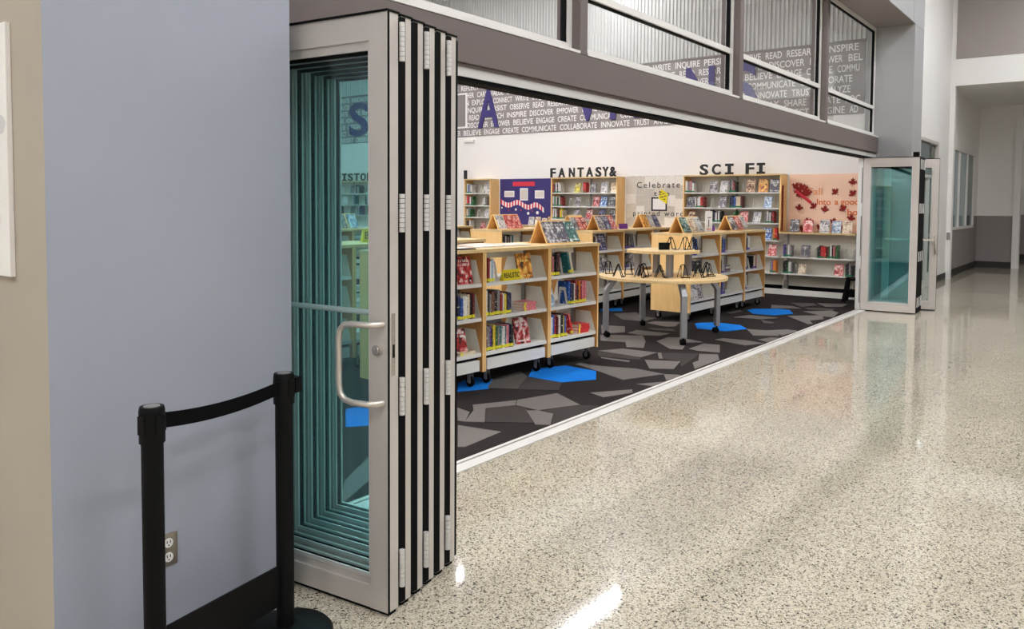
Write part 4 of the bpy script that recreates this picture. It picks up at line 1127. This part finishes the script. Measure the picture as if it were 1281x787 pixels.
def sheet(label, t, x, y, z, w, d, h, yaw, mtl, name, cat, group=None):
    o = MB().box(-w / 2, w / 2, -d / 2, d / 2, 0, h).obj(name, M[mtl])
    o.matrix_world = t.matrix_basis @ T(x, y, z) @ rot(yaw, 'Z')
    return tag(o, label, cat, group)
NP = ['newspaper lying flat on the bookcase by the folded doors', 'newspaper lying near the front edge of the bookcase by the doors', 'newspaper lying flat over the yellow sign', 'newspaper lying flat between the doors and the wooden stand',
      'newspaper lying rearmost on the bookcase with the yellow sign']
for i, (tt, x, y, yaw) in enumerate(((a, 0.25, 0.32, 6), (a, 0.62, 0.20, -4), (b, 0.20, 0.24, 3), (b, 0.58, 0.24, -6), (b, 0.40, 0.47, 2))):
    sheet(NP[i], tt, x, y, 1.201, 0.33, 0.25 if i != 4 else 0.19, 0.012, yaw, 'newsprint', 'newspaper', 'newspaper', 'newspapers on the near bookcases')
sheet('thin black folder lying at the front edge of the bookcase by the doors', a, 0.66, 0.04, 1.201, 0.26, 0.05, 0.008, -2, 'black', 'folder', 'folder')
for i, (tt, x, y, lb) in enumerate(((mb_, 0.32, 0.18, 'purple card standing before the page-covered board'), (rb_, 0.42, 0.36, 'purple card standing beside the white display sign under SCI FI'))):
    o = MB().box(-0.09, 0.09, -0.004, 0.004, 0, 0.085).obj('sign_card', M['purple'])
    o.matrix_world = tt.matrix_basis @ T(x, y, 1.2005) @ rot(-20, 'Z') @ rot(-10, 'X')
    tag(o, lb, 'sign', 'purple sign cards')
o = MB().box(-0.075, 0.075, -0.005, 0.005, 0, 0.30, 0).box(-0.075, 0.075, 0.0, 0.06, 0.0, 0.006, 0).box(-0.012, 0.004, -0.0055, -0.005, 0.07, 0.18, 1).box(-0.035, 0.045, -0.0055, -0.005, 0.20, 0.21, 1).box(-0.05, 0.05, -0.0056, -0.005, 0.02, 0.05, 2).obj('sign_stand', [M['white_paper'], M['black'], M['fc_P']])
o.matrix_world = rb_.matrix_basis @ T(0.12, 0.25, 1.2005) @ rot(-14, 'Z')
tag(o, 'tall white display sign standing on the bookcase left of the purple card', 'sign')
# REALISTIC sign
sg = MB().prism([(0.0, 0.0), (0.05, 0.0), (0.014, 0.098), (0.008, 0.098)], 'x', 0, 0.245).obj('shelf_sign', M['yellow'])
sg.matrix_world = b.matrix_basis @ T(0.265, 0.022, SZ[2] + 0.001) @ rot(4, 'Z')
tag(sg, 'yellow REALISTIC sign on the top shelf of the near bookcase', 'sign')
me = text_mesh('t', 'REALISTIC', 0.07, 0.0004, 0.0012)
xs = [q.co.x for q in me.vertices]
xform(me, T(0.012, -0.0008, 0.024) @ rot(-4.67, 'X') @ T(0, 0.0012, 0) @ rot(90, 'X') @ Matrix.Diagonal((0.222 / (max(xs) - min(xs)), 0.95, 1, 1)) @ T(-min(xs), 0, 0))
me.materials.clear(); me.materials.append(M['letter'])
link('lettering', me, sg)
# cream sign seen through the door glass
sg = MB().prism([(0.0, 0.0), (0.05, 0.0), (0.014, 0.13), (0.008, 0.13)], 'x', 0, 0.22).obj('shelf_sign', M['yellow'])
sg.matrix_world = GROW[1][0].matrix_basis @ T(0.30, 0.25, 1.201)
tag(sg, 'yellow sign with black letters seen through the teal door glass', 'sign')
me = text_mesh('t', 'BE', 0.1, 0.0004, 0.001)
xform(me, T(0.02, -0.0008, 0.035) @ rot(-4, 'X') @ T(0, 0.0025, 0) @ rot(90, 'X'))
me.materials.clear(); me.materials.append(M['letter'])
link('lettering', me, sg)

# ================================================================== LETTERS ON THE WALL SHELVES
def letters(word, spots, sign, x=14.40, zb=2.156, h=0.205, flip=False):
    for i, (ch, y, wd) in enumerate(spots):
        me = text_mesh('letter', ch, 1.0, 0.012, 0.028)
        xs = [q.co.x for q in me.vertices]; ys = [q.co.y for q in me.vertices]
        sx = wd / (max(xs) - min(xs)); sy = h / (max(ys) - min(ys))
        xform(me, Matrix.Diagonal((sx, sy, 1, 1)) @ T(-min(xs), -min(ys), 0))
        if ch == 'I' and wd > 0.1:
            bpy.data.meshes.remove(me)
            me = MB().box(0, wd, 0, 0.045, -0.012, 0.012).box(0, wd, h - 0.045, h, -0.012, 0.012).box(wd / 2 - 0.03, wd / 2 + 0.03, 0.045, h - 0.045, -0.012, 0.012).mesh('letter', [M['letter']])
        me.materials.clear(); me.materials.append(M['letter'])
        mx = FACE_MX if not flip else Matrix(((0, 0, 1, 0), (1, 0, 0, 0), (0, 1, 0, 0), (0, 0, 0, 1)))
        o = link('letter', me, None, T(x, y, zb) @ mx)
        tag(o, 'black board letter %s, %s character of the %s sign' % (ch if ch != '&' else 'ampersand', ORD[i], sign), 'letter', 'black letters of the %s sign' % sign)
letters('FANTASY', [('F', 9.93, 0.135), ('A', 9.72, 0.17), ('N', 9.45, 0.145), ('T', 9.235, 0.15), ('A', 9.02, 0.17), ('S', 8.79, 0.14), ('Y', 8.625, 0.15), ('&', 8.455, 0.165)], 'FANTASY')
letters('SCI', [('S', 6.47, 0.17), ('C', 6.225, 0.17), ('I', 5.965, 0.16), ('F', 5.57, 0.16), ('I', 5.36, 0.15)], 'SCI FI')
letters('I', [('I', 12.40, 0.09)], 'narrow wall shelf')
letters('HIST', [('H', 16.97, 0.2), ('I', 16.70, 0.17), ('S', 16.47, 0.19), ('T', 16.23, 0.2), ('O', 15.98, 0.2), ('R', 15.73, 0.2), ('Y', 15.48, 0.2)], 'HISTORY')
letters('MANGA', [('M', 4.75, 0.25), ('A', 5.08, 0.22), ('N', 5.38, 0.2), ('G', 5.68, 0.2), ('A', 5.98, 0.22)], 'MANGA', x=1.45, flip=True)

# ================================================================== BULLETIN BOARDS
BX = EX - 0.004
def panel(y0, y1, z0, z1, x0, x1, name, mtl, parent=None):
    return MB().box(BX - x1, BX - x0, min(y0, y1), max(y0, y1), min(z0, z1), max(z0, z1)).obj(name, M[mtl], parent)
bb = tag(panel(11.46, 10.2 - 0.36, 1.12, 2.15, 0, 0.015, 'bulletin_board', 'navy_board'), 'navy blue bulletin board with red banner and striped ribbon', 'bulletin board')
def Bq(zx, zy):
    px, py = 570 + zx / 8.74, 215 + zy / 8.74
    return 11.45 - (px - 625) * 0.0226, 2.15 - (py - 224) * 0.0179
def bpanel(x0, y0, x1, y1, name, mtl, d0=0.0155, d1=0.019):
    p, q = Bq(x0, y0), Bq(x1, y1)
    return panel(p[0], q[0], p[1], q[1], d0, d1, name, mtl, bb)
bpanel(620, 112, 858, 160, 'red_banner', 'red_paper')
for q in ((527, 212, 637, 280), (700, 182, 785, 318), (860, 208, 958, 295)):
    bpanel(*q, 'paper_sheet', 'white_paper')
    bpanel(q[0] + 10, q[1] + 12, q[2] - 10, q[3] - 12, 'printed_text', 'newsprint', 0.0192, 0.020)
ks = [(488, 330), (520, 352), (560, 372), (600, 366), (640, 345), (680, 336), (720, 360), (760, 385), (800, 394), (830, 378), (865, 360), (900, 375), (930, 400), (955, 425)]
rs = MB(); N = 30
for k in range(N):
    def at(t):
        x = 488 + (955 - 488) * t
        for (xa, ya), (xb, yb) in zip(ks, ks[1:]):
            if xa <= x <= xb: return x, ya + (yb - ya) * (x - xa) / (xb - xa)
        return x, ks[-1][1]
    p0, p1 = at(k / N), at((k + 1) / N)
    v = []
    for (x, y), dy in ((p0, -27), (p1, -27), (p1, 27), (p0, 27)):
        Y, z = Bq(x, y + dy); v.append((Y, z))
    rs.prism(v, 'x', BX - 0.018, BX - 0.0155, k % 2)
rs.obj('striped_ribbon', [M['red_paper'], M['white_paper']], bb)
for x, y, r in ((500, 400, 9), (655, 418, 12), (790, 458, 15), (888, 450, 17)):
    Y, z = Bq(x, y); MB().cyl((BX - 0.019, Y, z), r * 0.0022, 0.003, 'x', 16).obj('paper_circle', M['white_paper'], bb)
for x, y, r in ((575, 425, 7), (710, 425, 7), (835, 435, 6)):
    Y, z = Bq(x, y); MB().cyl((BX - 0.019, Y, z), r * 0.0022, 0.003, 'x', 12).obj('red_dot', M['red_paper'], bb)

pw = tag(panel(8.17, 6.77, 1.12, 2.165, 0, 0.015, 'bulletin_board', 'newsprint'), 'board papered with book pages reading Celebrate the printed word', 'bulletin board')
yy = 8.165
while yy > 6.8:
    zz = 2.16; wd = RND.uniform(0.15, 0.24); wd = min(wd, yy - 6.775)
    while zz > 1.2:
        hh = min(RND.uniform(0.16, 0.28), zz - 1.125)
        d = RND.uniform(0.0155, 0.0166)
        panel(yy - 0.004, yy - wd + 0.004, zz - 0.004, zz - hh + 0.004, d - 0.0008, d, 'book_page', RND.choice(('page_a', 'page_b', 'page_b', 'page_c')), pw)
        zz -= hh
    yy -= wd
def Pq(px, py): return 8.08 - (px - 786) * 0.01788, 2.165 - (py - 220.5) * 0.0159
def ptext(s, px0, px1, py, size, name='lettering'):
    Y0, z = Pq(px0, py); Y1, _ = Pq(px1, py)
    flat_text(name, s, (BX - 0.0185, Y0, z), size, M['letter'], pw, 0.001, 0.0005, width=Y0 - Y1, space=1.35)
ptext('Celebrate', 795, 848, 235.5, 0.17); ptext('the', 817, 836, 246, 0.15); ptext('printed word', 790.5, 852.5, 271, 0.15)
for x0, y0, x1, y1 in ((814, 247.5, 815.8, 264.8), (831.5, 247.5, 833.3, 264.8), (815.8, 247.5, 831.5, 249.3), (815.8, 263, 831.5, 264.8)):
    p, q = Pq(x0, y0), Pq(x1, y1)
    panel(p[0], q[0], p[1], q[1], 0.0175, 0.022, 'black_frame', 'letter', pw)
p, q = Pq(815.8, 249.3), Pq(831.5, 263); panel(p[0], q[0], p[1], q[1], 0.017, 0.019, 'white_card', 'white_paper', pw)
dm = [Pq(*k) for k in ((826, 237), (834.5, 243), (833, 256), (822.5, 249))]
yc = MB().prism(dm, 'x', BX - 0.027, BX - 0.0235).obj('yellow_card', M['yellow'], pw)
ln_ = MB()
for (xa, ya) in ((826, 241), (825, 244), (829, 243), (828, 247), (831, 246), (830, 250), (826, 247.5)):
    p, q = Pq(xa - 1.1, ya - .5), Pq(xa + 1.3, ya + .5); ln_.box(BX - 0.0275, BX - 0.027, q[0], p[0], q[1], p[1])
ln_.obj('printed_text', M['letter'], yc)

ob = tag(panel(4.82, 3.60, 1.12, 2.15, 0, 0.015, 'bulletin_board', 'orange_board'), 'peach bulletin board with autumn leaves and orange lettering', 'bulletin board')
def otext(s, px0, px1, Y0, Y1, z, size, mtl): flat_text('lettering', s, (BX - 0.0175, Y0, z), size, M[mtl], ob, 0.002, 0.002, width=Y0 - Y1)
otext('Fall', 0, 0, 4.49, 4.25, 1.785, 0.17, 'orange_pale')
otext('Into', 0, 0, 4.34, 4.10, 1.605, 0.15, 'orange_ink')
otext('a good', 0, 0, 4.03, 3.63, 1.61, 0.15, 'orange_ink')
otext('bo', 0, 0, 3.82, 3.645, 1.43, 0.155, 'orange_ink')
MAPLE = [(0.03, -1.0), (0.06, -0.42), (0.46, -0.52), (0.40, -0.28), (0.98, -0.06), (0.74, 0.06), (0.82, 0.40), (0.48, 0.24), (0.30, 0.26), (0.40, 0.74), (0.18, 0.60), (0.0, 1.0)]
MAPLE = MAPLE + [(-x, y) for x, y in MAPLE[-2::-1]]
def leaf_pts(r, a0):
    c_, s_ = math.cos(R(a0)), math.sin(R(a0))
    return [(r * (c_ * x - s_ * y), r * (s_ * x + c_ * y)) for x, y in MAPLE]
for i, (Y, z) in enumerate([(4.022, 1.832), (3.735, 1.996), (3.73, 1.804), (4.635, 1.549), (4.384, 1.579), (4.19, 1.525), (3.882, 1.542), (3.746, 1.378), (4.475, 1.31), (4.037, 1.31),
                            (4.60, 1.92), (4.53, 1.87), (4.66, 1.85), (4.57, 1.80), (4.49, 1.81), (4.70, 1.93), (4.62, 1.78), (4.26, 1.20), (3.95, 1.20), (4.55, 1.16)]):
    s = 0.075 if i < 10 else 0.085
    lf_ = MB().prism([(Y + p, z + q) for p, q in leaf_pts(s * 1.1, (47 * i) % 90 - 45)], 'x', BX - 0.019 - 0.003 * (i % 4), BX - 0.0155 - 0.003 * (i % 4))
    lf_.obj('paper_leaf', M['maroon'], ob)
MB().tube([(BX - 0.03, 4.70, 1.86), (BX - 0.035, 4.60, 1.77), (BX - 0.03, 4.50, 1.70), (BX - 0.03, 4.43, 1.64)], 0.028, 8).obj('ribbon_bow', M['red_paper'], ob)
gd = MB(); 
for k in range(16):
    z = 1.92 - k * 0.05
    gd.prism([(14.30 + 0.03 + p, z + q) for p, q in leaf_pts(0.036, 31 * k)], 'y', 4.843, 4.856)
tag(gd.obj('leaf_garland', M['maroon']), 'strand of dark red leaves hanging on the shelf side beside the peach board', 'garland')

# ================================================================== ROUND TABLE
TC = (8.90, 4.46)
tb = thing('display_table', 'round maple two-tier display table with silver legs', 'table', (TC[0], TC[1], 0))
MB().cyl((0, 0, 0.702), 0.775, 0.030, 'z', 64).cyl((0, 0, 0.698), 0.765, 0.004, 'z', 64).obj('tabletop', M['woodtop'], tb, bevel=0.006)
tier = MB().cyl((0, 0, 1.012), 0.44, 0.032, 'z', 56).obj('upper_shelf', M['woodtop'], tb, bevel=0.006)
for i, (px_, py_) in enumerate(((-0.22, -0.20), (0.20, -0.24), (-0.22, 0.22), (0.22, 0.20))):
    MB().box(px_ - 0.035, px_ + 0.035, py_ - 0.035, py_ + 0.035, 0.732, 1.012).obj('shelf_post', M['leg'], tb, bevel=0.004)
for (wx, wy) in ((8.29, 4.90), (9.42, 5.01), (8.38, 3.93), (9.49, 4.00)):
    lx, ly = wx - TC[0], wy - TC[1]
    rr = math.hypot(lx, ly); an = math.atan2(ly, lx)
    xf = Matrix.Rotation(an, 4, 'Z')
    ro = 0.765; r_in = 0.60; hw = 0.034
    b_ = MB()
    prof = [(r_in, 0.698), (r_in + 0.09, 0.698), (ro + 0.008, 0.56), (ro + 0.008, 0.085), (ro - 0.045, 0.085), (ro - 0.045, 0.54)]
    b_.prism(prof, 'y', -hw, hw, 0, xf)
    lg = b_.obj('leg', M['leg'], tb, bevel=0.004)
    MB().box(r_in - 0.03, r_in + 0.09, -0.05, 0.05, 0.6905, 0.698, 0, xf).obj('mounting_plate', M['leg'], lg)
    MB().cyl((ro - 0.035, -0.028, 0.034), 0.034, 0.024, 'y', 18, 0, None, xf).cyl((ro - 0.035, 0.004, 0.034), 0.034, 0.024, 'y', 18, 0, None, xf).cyl((ro - 0.02, 0, 0.034), 0.012, 0.052, 'z', 10, 0, None, xf).obj('caster', M['black'], lg)

# wire easels
ez = MB()
Rw = 0.0052
for s in (-1, 1):
    x = 0.028 * s
    ez.tube([(x * 1.7, -0.062, 0.020), (x * 1.7, -0.060, 0.005), (x * 1.7, -0.030, 0.005), (x, 0.012, 0.145), (x * 0.9, 0.018, 0.150), (x * 0.9, 0.024, 0.145), (x * 1.5, 0.075, 0.005)], Rw, 6)
ez.tube([(-0.026, 0.0135, 0.147), (0.0, 0.0165, 0.156), (0.026, 0.0135, 0.147)], Rw, 6)
ez.tube([(-0.048, -0.032, 0.006), (0.048, -0.032, 0.006)], Rw, 6)
EZ = ez.mesh('easel_frame', [M['blackmetal']])
TZT, TZ2 = 0.7325, 1.0445
spots = [(8.34, 4.74, 40, 0), (8.62, 5.06, -20, 0), (8.44, 4.50, 15, 0), (8.70, 4.82, -35, 0), (8.55, 4.30, 60, 0), (8.62, 4.56, 10, 0), (8.72, 4.10, -15, 0), (8.92, 3.98, 30, 0),
         (9.12, 3.96, -10, 0), (9.32, 4.06, 20, 0), (9.47, 4.26, -30, 0), (9.30, 4.72, 45, 0), (8.96, 4.37, 75, 1), (9.07, 4.24, -10, 1), (9.12, 4.15, 25, 1)]
EL = ['beside the nearest table caster leg', 'at the table edge toward the near bookcases', 'second in from the near bookcases', 'before the first shelf post', 'behind the front of the tabletop',
      'third along the front rim', 'midway along the front rim of the tabletop', 'just past the middle of the front rim', 'standing before the plain end panel', 'right of the front leg', 'last along the rim toward the wall shelves', 'behind the far shelf post']
random.seed(3)
for i, (x, y, a_, lvl) in enumerate(spots):
    o = link('wire_easel', EZ)
    o.location = (x, y, TZT if not lvl else TZ2)
    o.rotation_euler = (0, 0, R(a_ - 20))
    tag(o, 'small black wire book easel, ' + (EL[i] if not lvl else ['behind the black box on the upper shelf', 'in the middle of the upper table shelf', 'at the far end of the upper table shelf'][i - 12]), 'easel', 'black wire easels on the round table')
bx_ = MB().box(-0.065, 0.065, -0.018, 0.018, 0, 0.088).box(-0.055, 0.055, -0.02, -0.018, 0.008, 0.08).obj('display_box', M['blackmetal'], None, bevel=0.003)
bx_.location = (8.885, 4.44, TZ2); bx_.rotation_euler = (0, 0, R(-45))
tag(bx_, 'small black box standing on the upper shelf of the round table', 'box')

# ================================================================== STEP STOOL
st = thing('step_stool', 'black plastic step stool beside the far folded doors', 'stool', (14.02, 3.52, 0), R(6))
MB().box(-0.13, 0.13, -0.13, 0.13, 0.375, 0.40).box(-0.11, 0.11, -0.11, 0.11, 0.355, 0.375).obj('seat', M['black'], st, bevel=0.008)
for sx_ in (-1, 1):
    for sy_ in (-1, 1):
        vs = []
        for z, o_, w_ in ((0.0, 0.145, 0.03), (0.36, 0.10, 0.022)):
            for dx_, dy_ in ((-w_, -w_), (w_, -w_), (w_, w_), (-w_, w_)):
                vs.append((sx_ * o_ + dx_, sy_ * o_ + dy_, z))
        MB().add(vs, [(0, 3, 2, 1), (4, 5, 6, 7), (0, 1, 5, 4), (1, 2, 6, 5), (2, 3, 7, 6), (3, 0, 4, 7)]).obj('leg', M['black'], st)
MB().box(-0.125, 0.125, -0.125, 0.125, 0.08, 0.20).obj('lower_step', M['black'], st)
